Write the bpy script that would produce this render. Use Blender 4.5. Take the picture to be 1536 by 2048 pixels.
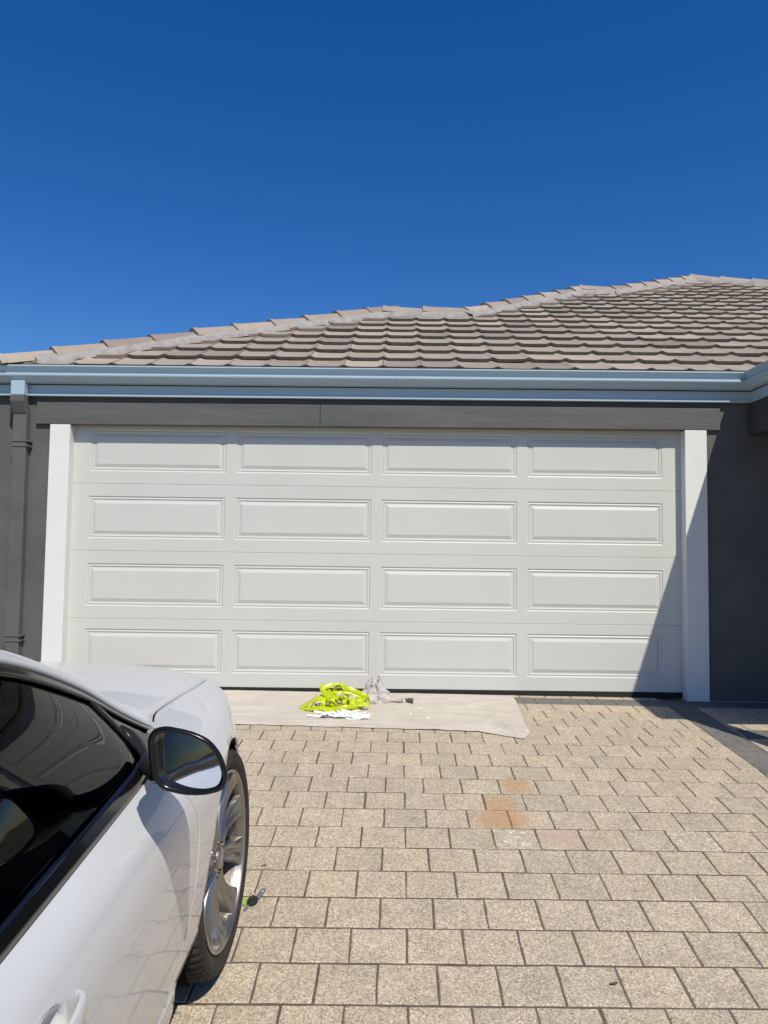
import bpy, bmesh, math, random
import numpy as np
from mathutils import Matrix, Vector

# ------------------------------------------------------------------ clear
for o in list(bpy.data.objects):
    bpy.data.objects.remove(o, do_unlink=True)
S = bpy.context.scene
COL = S.collection
R = math.radians

# ------------------------------------------------------------------ camera, sky, sun, exposure
CAM_LOC = Vector((0, 0, 1.0177))
CAM_R = Matrix.Rotation(-0.0054, 3, 'Z') @ Matrix.Rotation(math.pi / 2 + 0.0581, 3, 'X') @ Matrix.Rotation(0.0131, 3, 'Z')
cd = bpy.data.cameras.new('camera')
cam = bpy.data.objects.new('camera', cd)
COL.objects.link(cam)
cam.matrix_world = Matrix.Translation(CAM_LOC) @ CAM_R.to_4x4()
cd.sensor_fit = 'VERTICAL'
cd.sensor_height = 24.0
cd.lens = 24.0 * 1500 / 2048
cd.clip_start = 0.05
cd.clip_end = 2000
S.camera = cam

SUN_TO = Vector((0.46, -1.0, 1.42)).normalized()
el = math.asin(SUN_TO.z)
w = bpy.data.worlds.new('World')
S.world = w
w.use_nodes = True
wn = w.node_tree.nodes
wl = w.node_tree.links
wn.clear()
sky = wn.new('ShaderNodeTexSky')
sky.sky_type = 'NISHITA'
sky.sun_disc = False
sky.sun_elevation = el
sky.sun_rotation = math.atan2(SUN_TO.x, SUN_TO.y)
sky.altitude = 0
sky.air_density = 1.0
sky.dust_density = 0.3
sky.ozone_density = 4.0
bg = wn.new('ShaderNodeBackground')
bg.inputs['Strength'].default_value = 0.114
wo = wn.new('ShaderNodeOutputWorld')
hs = wn.new('ShaderNodeHueSaturation')
hs.inputs['Hue'].default_value = 0.512
hs.inputs['Saturation'].default_value = 1.355
wl.new(sky.outputs[0], hs.inputs['Color'])
wl.new(hs.outputs[0], bg.inputs[0])
wl.new(bg.outputs[0], wo.inputs[0])

sd = bpy.data.lights.new('sun', 'SUN')
sd.energy = 4.75
sd.angle = R(0.5)
sd.color = (1.0, 0.93, 0.8)
sun = bpy.data.objects.new('sun', sd)
COL.objects.link(sun)
sun.rotation_euler = SUN_TO.to_track_quat('Z', 'Y').to_euler()

S.render.engine = 'CYCLES'
S.view_settings.view_transform = 'Standard'
S.view_settings.look = 'None'
S.view_settings.exposure = 0.0
S.view_settings.gamma = 1.0
S.view_settings.use_curve_mapping = False

# ------------------------------------------------------------------ helpers
rng = random.Random(7)


def link(o, parent=None):
    COL.objects.link(o)
    if parent is not None:
        o.parent = parent
    return o


def mesh(name, verts, faces, mat=None, smooth=False, auto=None):
    me = bpy.data.meshes.new(name)
    me.from_pydata([tuple(v) for v in verts], [], faces)
    if mat:
        me.materials.append(mat)
    if smooth:
        me.polygons.foreach_set('use_smooth', [True] * len(me.polygons))
        if auto is not None:
            try:
                me.set_sharp_from_angle(angle=R(auto))
            except Exception:
                pass
    me.update()
    return me


def fixn(me):
    bm = bmesh.new()
    bm.from_mesh(me)
    bmesh.ops.recalc_face_normals(bm, faces=bm.faces)
    bm.to_mesh(me)
    bm.free()
    return me


def ob(name, me, parent=None, label=None, cat=None, group=None, kind=None):
    o = bpy.data.objects.new(name, me)
    link(o, parent)
    for k, v in (('label', label), ('category', cat), ('group', group), ('kind', kind)):
        if v:
            o[k] = v
    return o


def empty(name, loc, label=None, cat=None, group=None, mat=None):
    o = bpy.data.objects.new(name, None)
    link(o)
    o.empty_display_size = 0.1
    if mat is not None:
        o.matrix_world = mat
    else:
        o.location = loc
    for k, v in (('label', label), ('category', cat), ('group', group)):
        if v:
            o[k] = v
    return o


class MB:
    def __init__(s):
        s.v = []
        s.f = []

    def add(s, vs, fs):
        n = len(s.v)
        s.v += [tuple(p) for p in vs]
        s.f += [[i + n for i in f] for f in fs]
        return n

    def box(s, x0, x1, y0, y1, z0, z1, fz=None):
        vs = [(x, y, z) for z in (z0, z1) for y in (y0, y1) for x in (x0, x1)]
        if fz:
            vs = [(x, y, z + fz(x, y)) for x, y, z in vs]
        s.add(vs, [[0, 2, 3, 1], [4, 5, 7, 6], [0, 1, 5, 4], [2, 6, 7, 3], [0, 4, 6, 2], [1, 3, 7, 5]])

    def grid(s, P, closeu=False, closev=False, flip=False):
        nu, nv = len(P), len(P[0])
        n = s.add([p for row in P for p in row], [])
        for i in range(nu if closeu else nu - 1):
            for j in range(nv if closev else nv - 1):
                a = n + i * nv + j
                b = n + ((i + 1) % nu) * nv + j
                c_ = n + ((i + 1) % nu) * nv + (j + 1) % nv
                d = n + i * nv + (j + 1) % nv
                s.f.append([d, c_, b, a] if flip else [a, b, c_, d])
        return n

    def me(s, name, mat, smooth=False, auto=None, fix=False):
        m = mesh(name, s.v, s.f, mat, smooth, auto)
        if fix:
            fixn(m)
        return m


def bevel(me, width, seg=2, angle=40):
    bm = bmesh.new()
    bm.from_mesh(me)
    bmesh.ops.recalc_face_normals(bm, faces=bm.faces)
    ed = [e for e in bm.edges if len(e.link_faces) == 2 and e.calc_face_angle(0) > R(angle)]
    bmesh.ops.bevel(bm, geom=ed, offset=width, segments=seg, profile=0.5, affect='EDGES', clamp_overlap=True)
    bm.to_mesh(me)
    bm.free()
    return me


def pchip(xs, ys, x):
    xs = np.asarray(xs, float)
    ys = np.asarray(ys, float)
    x = np.asarray(x, float)
    h = np.diff(xs)
    d = np.diff(ys) / h
    m = np.zeros(len(xs))
    for k in range(1, len(xs) - 1):
        if d[k - 1] * d[k] > 0:
            w1 = 2 * h[k] + h[k - 1]
            w2 = h[k] + 2 * h[k - 1]
            m[k] = (w1 + w2) / (w1 / d[k - 1] + w2 / d[k])
    m[0] = d[0]
    m[-1] = d[-1]
    i = np.clip(np.searchsorted(xs, x) - 1, 0, len(xs) - 2)
    t = np.clip((x - xs[i]) / h[i], 0, 1)
    return ((1 + 2 * t) * (1 - t) ** 2 * ys[i] + t * (1 - t) ** 2 * h[i] * m[i] + t * t * (3 - 2 * t) * ys[i + 1] + t * t * (t - 1) * h[i] * m[i + 1])


def crom(xs, ys, x):
    xs = np.asarray(xs, float)
    ys = np.asarray(ys, float)
    x = np.asarray(x, float)
    h = np.diff(xs)
    d = np.diff(ys) / h
    m = np.zeros(len(xs))
    m[1:-1] = (d[:-1] * h[1:] + d[1:] * h[:-1]) / (h[1:] + h[:-1])
    m[0] = d[0]
    m[-1] = d[-1]
    i = np.clip(np.searchsorted(xs, x) - 1, 0, len(xs) - 2)
    t = np.clip((x - xs[i]) / h[i], 0, 1)
    return ((1 + 2 * t) * (1 - t) ** 2 * ys[i] + t * (1 - t) ** 2 * h[i] * m[i] + t * t * (3 - 2 * t) * ys[i + 1] + t * t * (t - 1) * h[i] * m[i + 1])


def spline3(pts, n):
    """smooth curve through 3D points, n samples"""
    P = np.array(pts, float)
    s = np.concatenate([[0], np.cumsum(np.maximum(1e-5, np.linalg.norm(np.diff(P, axis=0), axis=1)))])
    q = np.linspace(0, s[-1], n)
    return np.stack([crom(s, P[:, k], q) for k in range(3)], 1)


# ------------------------------------------------------------------ materials
def mat(name, base=(0.5, 0.5, 0.5), rough=0.5, metal=0.0, spec=0.5, coat=0.0, **kw):
    m = bpy.data.materials.new(name)
    m.use_nodes = True
    b = m.node_tree.nodes['Principled BSDF']
    b.inputs['Base Color'].default_value = (*base, 1)
    b.inputs['Roughness'].default_value = rough
    b.inputs['Metallic'].default_value = metal
    b.inputs['Specular IOR Level'].default_value = spec
    b.inputs['Coat Weight'].default_value = coat
    b.inputs['Coat Roughness'].default_value = kw.get('coat_rough', 0.03)
    return m


def nt(m):
    t = m.node_tree
    return t, t.nodes, t.links, t.nodes['Principled BSDF']


def node(t, typ, **kw):
    n = t.nodes.new(typ)
    for k, v in kw.items():
        if k in n.inputs:
            n.inputs[k].default_value = v
        else:
            setattr(n, k, v)
    return n


def noise(t, scale, detail=4, rough=0.55, vec=None, dist=0.0):
    n = node(t, 'ShaderNodeTexNoise')
    n.inputs['Scale'].default_value = scale
    n.inputs['Detail'].default_value = detail
    n.inputs['Roughness'].default_value = rough
    n.inputs['Distortion'].default_value = dist
    if vec is not None:
        t.links.new(vec, n.inputs['Vector'])
    return n.outputs['Fac']


def ramp(t, fac, stops):
    r = node(t, 'ShaderNodeValToRGB')
    e = r.color_ramp.elements
    while len(e) < len(stops):
        e.new(0.5)
    for x, (p, c_) in zip(e, stops):
        x.position = p
        x.color = (*c_, 1) if len(c_) == 3 else c_
    t.links.new(fac, r.inputs[0])
    return r.outputs[0]


def mixc(t, fac, a, b, mode='MIX'):
    n = node(t, 'ShaderNodeMix')
    n.data_type = 'RGBA'
    n.blend_type = mode
    n.clamp_factor = True
    for sock, v in ((n.inputs[0], fac), (n.inputs[6], a), (n.inputs[7], b)):
        if hasattr(v, 'links'):
            t.links.new(v, sock)
        elif isinstance(v, (int, float)):
            sock.default_value = v
        else:
            sock.default_value = (*v, 1)
    return n.outputs[2]


def g3(v):
    return (v, v, v)


def bump(t, b, h, strength=0.3, dist=0.01):
    n = node(t, 'ShaderNodeBump')
    n.inputs['Strength'].default_value = strength
    n.inputs['Distance'].default_value = dist
    t.links.new(h, n.inputs['Height'])
    t.links.new(n.outputs[0], b.inputs['Normal'])
    return n


def geo_pos(t):
    return node(t, 'ShaderNodeNewGeometry').outputs['Position']


def stretch(t, vec, sc):
    n = node(t, 'ShaderNodeMapping')
    n.inputs['Scale'].default_value = sc
    t.links.new(vec, n.inputs['Vector'])
    return n.outputs[0]


def noisy(name, c1, c2, scale, rough=0.7, bscale=60, bstr=0.15, spec=0.4, coat=0.0, sc=(1, 1, 1), metal=0.0, bdist=0.003, rvar=0.0):
    """two-tone mottled material with fine relief in world space"""
    m = mat(name, c1, rough, metal, spec, coat)
    t, N, L, b = nt(m)
    v = stretch(t, geo_pos(t), sc)
    L.new(ramp(t, noise(t, scale, 5, 0.6, v), [(0.3, c1), (0.7, c2)]), b.inputs['Base Color'])
    bump(t, b, noise(t, bscale, 4, 0.6, v), bstr, bdist)
    if rvar:
        mr = node(t, 'ShaderNodeMapRange')
        mr.inputs[3].default_value = rough - rvar
        mr.inputs[4].default_value = rough + rvar
        L.new(noise(t, scale * 1.7, 4, 0.6, v), mr.inputs[0])
        L.new(mr.outputs[0], b.inputs['Roughness'])
    return m


def paver_mat(name, base, dark, light, stain=None, white=None):
    m = mat(name, base, 0.9, 0, 0.25)
    t, N, L, b = nt(m)
    p = geo_pos(t)
    c1 = ramp(t, noise(t, 7, 5, 0.65, p), [(0.3, tuple(x * 0.86 for x in base)), (0.72, tuple(x * 1.1 for x in base))])
    grain = ramp(t, noise(t, 210, 3, 0.7, p), [(0.32, g3(0.4)), (0.5, g3(0.97)), (0.68, g3(1.5))])
    v2 = node(t, 'ShaderNodeTexVoronoi')
    v2.inputs['Scale'].default_value = 150
    L.new(p, v2.inputs['Vector'])
    peb = ramp(t, node_sep(t, v2.outputs['Color'], 2), [(0.0, g3(0.62)), (0.25, g3(0.86)), (0.6, g3(1.04)), (1.0, g3(1.42))])
    c1 = mixc(t, 0.8, c1, peb, 'MULTIPLY')
    c1 = mixc(t, 0.6, c1, grain, 'MULTIPLY')
    oi = node(t, 'ShaderNodeObjectInfo').outputs['Random']
    c1 = mixc(t, 1.0, c1, ramp(t, oi, [(0.0, (0.93, 0.925, 0.93)), (0.3, (0.985, 0.98, 0.975)), (0.7, (1.02, 1.01, 1.0)), (1.0, (1.07, 1.06, 1.03))]), 'MULTIPLY')
    vo = node(t, 'ShaderNodeTexVoronoi')
    vo.inputs['Scale'].default_value = 100
    L.new(p, vo.inputs['Vector'])
    spots = ramp(t, vo.outputs['Distance'], [(0.16, g3(1)), (0.3, g3(0))])
    pick = ramp(t, node_sep(t, vo.outputs['Color'], 0), [(0.66, g3(0)), (0.7, g3(0.85))])
    c1 = mixc(t, mixc(t, 1.0, spots, pick, 'MULTIPLY'), c1, dark)
    pick2 = ramp(t, node_sep(t, vo.outputs['Color'], 1), [(0.84, g3(0)), (0.88, g3(1))])
    c1 = mixc(t, mixc(t, 1.0, spots, pick2, 'MULTIPLY'), c1, light)
    for sc0, sat0, srad in (stain or []):
        d = node(t, 'ShaderNodeVectorMath')
        d.operation = 'DISTANCE'
        L.new(p, d.inputs[0])
        d.inputs[1].default_value = sat0
        ns = node(t, 'ShaderNodeMath')
        ns.operation = 'MULTIPLY_ADD'
        L.new(noise(t, 17, 6, 0.7, p), ns.inputs[0])
        ns.inputs[1].default_value = -srad * 1.3
        L.new(d.outputs['Value'], ns.inputs[2])
        f = ramp(t, ns.outputs[0], [(0.0, g3(0.62)), (srad * 0.35, g3(0.26)), (srad * 0.75, g3(0.0))])
        c1 = mixc(t, f, c1, mixc(t, 0.6, sc0, grain, 'MULTIPLY'))
    if white:
        f = ramp(t, noise(t, 38, 5, 0.7, p), [(0.57, g3(0)), (0.63, g3(0.85))])
        c1 = mixc(t, f, c1, white)
    L.new(c1, b.inputs['Base Color'])
    bump(t, b, noise(t, 260, 3, 0.7, p), 0.55, 0.002)
    return m


def node_sep(t, col, k):
    n = node(t, 'ShaderNodeSeparateColor')
    t.links.new(col, n.inputs[0])
    return n.outputs[k]


TAN = (0.436, 0.374, 0.283)
M = {}
M['paver'] = paver_mat('beige_paver', TAN, (0.1, 0.075, 0.055), (0.72, 0.64, 0.5))
M['charcoal'] = paver_mat('charcoal_paver', (0.155, 0.152, 0.146), (0.04, 0.04, 0.04), (0.36, 0.35, 0.34))
M['joint'] = noisy('joint_sand', (0.075, 0.056, 0.043), (0.14, 0.11, 0.085), 40, 0.95, 300, 0.5)
M['ground'] = noisy('sandy_ground', (0.2, 0.17, 0.12), (0.12, 0.13, 0.07), 2.5, 0.95, 40, 0.5)
M['wall'] = noisy('grey_render', (0.09, 0.09, 0.087), (0.12, 0.119, 0.115), 4, 0.75, 120, 0.5, 0.35, bdist=0.004)
M['lintel'] = noisy('grey_painted_timber', (0.078, 0.079, 0.078), (0.112, 0.112, 0.109), 4, 0.6, 34, 0.4, 0.4, sc=(0.3, 2, 4), bdist=0.004)
M['white_timber'] = noisy('white_painted_timber', (0.68, 0.685, 0.665), (0.72, 0.72, 0.7), 5, 0.5, 40, 0.12, 0.4)
M['gutter'] = noisy('pale_blue_steel', (0.36, 0.475, 0.55), (0.385, 0.5, 0.575), 2, 0.33, 9, 0.05, 0.5, sc=(0.4, 3, 3))
M['mortar'] = noisy('grey_mortar', (0.24, 0.23, 0.22), (0.36, 0.345, 0.33), 14, 0.95, 60, 0.7, 0.2, bdist=0.006)
M['underlay'] = noisy('roof_underlay', (0.03, 0.028, 0.026), (0.05, 0.045, 0.04), 8, 0.9)
M['black_rubber'] = noisy('black_rubber', (0.012, 0.012, 0.012), (0.02, 0.02, 0.02), 20, 0.7, 200, 0.2, 0.3)
M['dark_soffit'] = noisy('dark_soffit', (0.05, 0.048, 0.046), (0.065, 0.06, 0.058), 4, 0.8)


def tile_mat(name, ca, cb):
    m = mat(name, ca, 0.85, 0, 0.3)
    t, N, L, b = nt(m)
    p = geo_pos(t)
    c1 = ramp(t, noise(t, 6, 6, 0.65, p), [(0.28, ca), (0.72, cb)])
    oi = node(t, 'ShaderNodeObjectInfo').outputs['Random']
    c1 = mixc(t, 1.0, c1, ramp(t, oi, [(0, (0.74, 0.71, 0.71)), (0.25, (0.92, 0.9, 0.88)), (0.7, (1.03, 1.02, 1.0)), (1, (1.2, 1.16, 1.1))]), 'MULTIPLY')
    lich = ramp(t, noise(t, 28, 5, 0.7, p), [(0.6, g3(0)), (0.76, g3(0.3))])
    c1 = mixc(t, lich, c1, (0.11, 0.105, 0.09))
    L.new(c1, b.inputs['Base Color'])
    bump(t, b, noise(t, 160, 4, 0.7, p), 0.45, 0.002)
    return m


M['tile'] = tile_mat('roof_tile_concrete', (0.3, 0.255, 0.215), (0.36, 0.315, 0.27))
M['tile_edge'] = noisy('dark_tile_edge', (0.075, 0.068, 0.058), (0.14, 0.125, 0.105), 22, 0.95, 120, 0.6, 0.2)
M['cap'] = tile_mat('ridge_cap_concrete', (0.3, 0.255, 0.215), (0.36, 0.31, 0.265))


def door_mat():
    m = mat('cream_white_door_enamel', (0.55, 0.555, 0.52), 0.38, 0, 0.45)
    t, N, L, b = nt(m)
    p = geo_pos(t)
    L.new(ramp(t, noise(t, 1.6, 4, 0.6, p), [(0.3, (0.535, 0.54, 0.505)), (0.7, (0.56, 0.565, 0.532))]), b.inputs['Base Color'])
    gr = noise(t, 30, 5, 0.65, stretch(t, p, (0.35, 1, 4)))
    big = noise(t, 2.2, 3, 0.5, p)
    ad = node(t, 'ShaderNodeMath')
    ad.operation = 'MULTIPLY_ADD'
    L.new(big, ad.inputs[0])
    ad.inputs[1].default_value = 3.0
    L.new(gr, ad.inputs[2])
    bump(t, b, ad.outputs[0], 0.22, 0.0022)
    mr = node(t, 'ShaderNodeMapRange')
    mr.inputs[3].default_value = 0.3
    mr.inputs[4].default_value = 0.5
    L.new(gr, mr.inputs[0])
    L.new(mr.outputs[0], b.inputs['Roughness'])
    return m


M['door'] = door_mat()


def car_paint():
    m = mat('white_car_paint', (0.53, 0.54, 0.55), 0.32, 0, 0.5, 1.0)
    t, N, L, b = nt(m)
    b.inputs['Coat Roughness'].default_value = 0.02
    # thin road dust low on the panels
    p = node(t, 'ShaderNodeTexCoord').outputs['Object']
    se = node(t, 'ShaderNodeSeparateXYZ')
    L.new(p, se.inputs[0])
    mr = node(t, 'ShaderNodeMapRange')
    mr.inputs[1].default_value = 0.75
    mr.inputs[2].default_value = 0.2
    mr.inputs[3].default_value = 0.0
    mr.inputs[4].default_value = 1.0
    L.new(se.outputs[2], mr.inputs[0])
    mu = node(t, 'ShaderNodeMath')
    mu.operation = 'MULTIPLY'
    L.new(mr.outputs[0], mu.inputs[0])
    L.new(ramp(t, noise(t, 5, 6, 0.7, p), [(0.35, g3(0.05)), (0.75, g3(0.5))]), mu.inputs[1])
    L.new(mixc(t, mu.outputs[0], (0.53, 0.54, 0.55), (0.36, 0.33, 0.29)), b.inputs['Base Color'])
    m2 = node(t, 'ShaderNodeMath')
    m2.operation = 'MULTIPLY_ADD'
    L.new(mu.outputs[0], m2.inputs[0])
    m2.inputs[1].default_value = 0.25
    m2.inputs[2].default_value = 0.02
    L.new(m2.outputs[0], b.inputs['Coat Roughness'])
    return m


M['paint'] = car_paint()
M['gloss_black'] = mat('gloss_black_trim', (0.006, 0.006, 0.007), 0.12, 0, 0.5, 0.6)
M['satin_black'] = noisy('satin_black_plastic', (0.012, 0.012, 0.013), (0.018, 0.018, 0.018), 30, 0.33, 300, 0.1, 0.4)
M['mirror_black'] = mat('mirror_black_plastic', (0.006, 0.006, 0.007), 0.22, 0, 0.4)
M['black'] = mat('unlit_black_plastic', (0.006, 0.006, 0.006), 0.9, 0, 0.1)
M['interior'] = noisy('charcoal_upholstery', (0.02, 0.02, 0.021), (0.03, 0.03, 0.03), 25, 0.8, 200, 0.3, 0.3)
M['mirror_glass'] = mat('silvered_mirror_glass', (0.8, 0.83, 0.86), 0.02, 1.0)
M['alloy'] = noisy('silver_alloy', (0.25, 0.235, 0.22), (0.31, 0.29, 0.272), 12, 0.34, 120, 0.04, 0.5, 0.5, metal=0.9, rvar=0.06)
M['barrel'] = noisy('dark_grey_alloy', (0.09, 0.08, 0.07), (0.16, 0.14, 0.12), 20, 0.5, 120, 0.1, metal=0.6)  # rim inside and nuts, darker grey than the rim face
M['chrome'] = mat('chrome', (0.7, 0.7, 0.7), 0.1, 1.0)
M['brake'] = noisy('brake_steel', (0.1, 0.085, 0.07), (0.2, 0.18, 0.16), 40, 0.5, 200, 0.2, metal=0.7)
M['headlamp'] = mat('headlamp_lens', (0.55, 0.57, 0.6), 0.06, 0.4, 0.6, 1.0)
M['red_lens'] = mat('red_lamp_lens', (0.35, 0.01, 0.01), 0.1, 0, 0.5, 1.0)


def tyre_mat():
    m = mat('dusty_tyre_rubber', (0.02, 0.018, 0.016), 0.75, 0, 0.3)
    t, N, L, b = nt(m)
    p = geo_pos(t)
    L.new(ramp(t, noise(t, 14, 5, 0.7, p), [(0.35, (0.018, 0.017, 0.016)), (0.75, (0.05, 0.042, 0.034))]), b.inputs['Base Color'])
    bump(t, b, noise(t, 200, 3, 0.6, p), 0.25, 0.001)
    return m


M['tyre'] = tyre_mat()


def glass_mat():
    m = bpy.data.materials.new('tinted_window_glass')
    m.use_nodes = True
    t = m.node_tree
    t.nodes.clear()
    out = t.nodes.new('ShaderNodeOutputMaterial')
    tr = t.nodes.new('ShaderNodeBsdfTransparent')
    tr.inputs[0].default_value = (0.2, 0.22, 0.21, 1)
    gl = t.nodes.new('ShaderNodeBsdfGlossy')
    gl.inputs['Roughness'].default_value = 0.0
    gl.inputs['Color'].default_value = (1, 1, 1, 1)
    fr = t.nodes.new('ShaderNodeFresnel')
    fr.inputs['IOR'].default_value = 1.42
    mx = t.nodes.new('ShaderNodeMixShader')
    t.links.new(fr.outputs[0], mx.inputs[0])
    t.links.new(tr.outputs[0], mx.inputs[1])
    t.links.new(gl.outputs[0], mx.inputs[2])
    t.links.new(mx.outputs[0], out.inputs[0])
    return m


M['glass'] = glass_mat()


def tape_mat():
    m = mat('lime_yellow_tape', (0.6, 0.72, 0.01), 0.28, 0, 0.5)
    t, N, L, b = nt(m)
    p = geo_pos(t)
    L.new(ramp(t, noise(t, 18, 4, 0.6, p), [(0.3, (0.42, 0.52, 0.004)), (0.62, (0.56, 0.63, 0.012)), (0.8, (0.66, 0.72, 0.2))]), b.inputs['Base Color'])
    tl = node(t, 'ShaderNodeBsdfTranslucent')
    tl.inputs[0].default_value = (0.7, 0.85, 0.02, 1)
    mx = node(t, 'ShaderNodeMixShader')
    mx.inputs[0].default_value = 0.18
    out = [n for n in N if n.type == 'OUTPUT_MATERIAL'][0]
    L.new(b.outputs[0], mx.inputs[1])
    L.new(tl.outputs[0], mx.inputs[2])
    L.new(mx.outputs[0], out.inputs[0])
    bump(t, b, noise(t, 90, 3, 0.6, p), 0.35, 0.002)
    return m


M['tape'] = tape_mat()


def cloth_mat():
    m = mat('drop_cloth_canvas', (0.5, 0.45, 0.385), 0.95, 0, 0.15)
    t, N, L, b = nt(m)
    p = geo_pos(t)
    c1 = ramp(t, noise(t, 3.5, 5, 0.6, p), [(0.3, (0.435, 0.395, 0.34)), (0.7, (0.52, 0.475, 0.41))])
    sp = ramp(t, noise(t, 26, 5, 0.75, p), [(0.62, g3(0)), (0.68, g3(0.85))])
    c1 = mixc(t, sp, c1, (0.76, 0.74, 0.7))
    dk = ramp(t, noise(t, 9, 6, 0.75, p), [(0.6, g3(0)), (0.75, g3(0.5))])
    c1 = mixc(t, dk, c1, (0.34, 0.28, 0.23))
    L.new(c1, b.inputs['Base Color'])
    bump(t, b, noise(t, 350, 2, 0.6, p), 0.3, 0.001)
    return m


M['cloth'] = cloth_mat()
M['paper'] = noisy('white_paper', (0.78, 0.79, 0.8), (0.82, 0.82, 0.82), 10, 0.8, 60, 0.2)
M['rag'] = noisy('grey_stained_rag', (0.4, 0.37, 0.36), (0.56, 0.53, 0.51), 18, 0.9, 120, 0.6, 0.2, bdist=0.004)
M['brush_handle'] = noisy('paint_stained_wood', (0.5, 0.46, 0.4), (0.34, 0.29, 0.24), 30, 0.7, 80, 0.3)
M['bristle'] = noisy('brown_bristle', (0.07, 0.055, 0.045), (0.16, 0.13, 0.11), 120, 0.8)
M['ferrule'] = noisy('dull_ferrule', (0.42, 0.4, 0.38), (0.6, 0.58, 0.55), 40, 0.4, metal=0.7)
M['fob'] = noisy('black_fob_plastic', (0.012, 0.013, 0.015), (0.02, 0.02, 0.024), 40, 0.5, 200, 0.2)
M['steel'] = noisy('brushed_steel', (0.5, 0.5, 0.51), (0.6, 0.6, 0.6), 60, 0.3, metal=0.9)
M['tag_grey'] = noisy('grey_tag_metal', (0.16, 0.18, 0.2), (0.2, 0.22, 0.24), 50, 0.4, metal=0.4)
M['tag_green'] = noisy('green_tag_plastic', (0.2, 0.42, 0.05), (0.26, 0.5, 0.07), 50, 0.5)
M['white_plastic'] = mat('white_print', (0.8, 0.8, 0.8), 0.5)
M['leaf'] = noisy('dry_leaf', (0.07, 0.05, 0.03), (0.12, 0.09, 0.05), 60, 0.8)
M['leaf_green'] = noisy('green_leaf', (0.06, 0.1, 0.03), (0.09, 0.13, 0.04), 60, 0.7)


# ------------------------------------------------------------------ terrain profile
def gz(X, Y):
    t = 5.6 - Y
    Xc = max(-4.0, min(4.0, X))
    tx = max(0.0, min(t, 3.4))
    if t < 0:
        z = -0.02 * t * 0
    elif t <= 3.4:
        z = -0.0594 * t - 0.0128 * t * t
    elif t < 9:
        z = -0.3499 - 0.143 * (t - 3.4)
    else:
        z = -0.3499 - 0.143 * 5.6 - 0.02 * min(t - 9, 10)
    return z + (-0.0057 * Xc + 0.0067 * Xc * tx)


def project(p):
    q = CAM_R.transposed() @ (Vector(p) - CAM_LOC)
    if q.z > -0.05:
        return None
    return (384 + 750 * q.x / -q.z, 512 - 750 * q.y / -q.z)


xs = [-400, -120, -40, -16, -10, -7, -5.5] + [-4 + 0.5 * k for k in range(17)] + [5.5, 7, 10, 16, 40, 120, 400]
ys = [-400, -120, -40, -20, -12, -8, -6, -5] + [-4 + 0.4 * k for k in range(25)] + [7, 9, 14, 25, 60, 200, 400]
mb = MB()
mb.grid([[(x, y, gz(x, y) - 0.06) for y in ys] for x in xs])
ob('ground', mb.me('ground', M['ground'], True, fix=False), kind='structure')

# ------------------------------------------------------------------ driveway and pavers
PW, PD, PPH, PPR, PX0, PY0 = 0.191, 0.181, 0.0252, 0.0223, 0.0078, 2.3355


def pij(i, j):
    return (PX0 + i * PW * math.cos(PPH) + j * PD * math.sin(PPH), PY0 - i * PW * math.sin(PPR) + j * PD * math.cos(PPH))


mb = MB()
ys2 = [-3 + 0.08 * k for k in range(108)] + [5.655]
mb.grid([[(x, y, gz(x, y) - 0.0027) for y in ys2] for x in [-4.2 + 0.2 * k for k in range(43)]])
drive = ob('driveway', mb.me('driveway', M['joint'], True), kind='structure')


def block_mesh(name, poly, rnd, mat_, depth=0.045, ch=0.0024, jit=0.0011, sub=3):
    """chamfered prism from a polygon (counter-clockwise), irregular arris"""
    pts = []
    n = len(poly)
    for k in range(n):
        a = Vector(poly[k])
        b_ = Vector(poly[(k + 1) % n])
        ln = (b_ - a).length
        ns = sub if ln > 0.08 else 1
        for q in range(ns):
            pts.append(a.lerp(b_, q / ns))
    cx = sum((p for p in pts), Vector((0, 0))) / len(pts)
    top, mid, bot = [], [], []
    for p in pts:
        d = (cx - p)
        d.normalize()
        c1 = ch * rnd.uniform(0.7, 1.7) * 1.3
        q = p + Vector((rnd.uniform(-jit, jit), rnd.uniform(-jit, jit)))
        top.append((q.x + d.x * c1, q.y + d.y * c1, rnd.uniform(-0.0004, 0.0004)))
        mid.append((q.x, q.y, -ch * rnd.uniform(0.8, 1.5)))
        bot.append((q.x, q.y, -depth))
    m_ = len(pts)
    vs = top + mid + bot
    fs = [list(range(m_))]
    for k in range(m_):
        k2 = (k + 1) % m_
        fs.append([m_ + k, m_ + k2, k2, k])
        fs.append([2 * m_ + k, 2 * m_ + k2, m_ + k2, m_ + k])
    return mesh(name, vs, fs, mat_)


def clipx(poly, xa, keep_less):
    out = []
    n = len(poly)
    for k in range(n):
        a, b_ = poly[k], poly[(k + 1) % n]
        ia = a[0] < xa if keep_less else a[0] > xa
        ib = b_[0] < xa if keep_less else b_[0] > xa
        if ia:
            out.append(a)
        if ia != ib:
            f = (xa - a[0]) / (b_[0] - a[0])
            out.append((xa, a[1] + f * (b_[1] - a[1])))
    return out


def clipy(poly, ya):
    out = []
    n = len(poly)
    for k in range(n):
        a, b_ = poly[k], poly[(k + 1) % n]
        ia, ib = a[1] < ya, b_[1] < ya
        if ia:
            out.append(a)
        if ia != ib:
            f = (ya - a[1]) / (b_[1] - a[1])
            out.append((a[0] + f * (b_[0] - a[0]), ya))
    return out


def area(poly):
    return 0.5 * sum(poly[k][0] * poly[(k + 1) % len(poly)][1] - poly[(k + 1) % len(poly)][0] * poly[k][1] for k in range(len(poly)))


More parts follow.
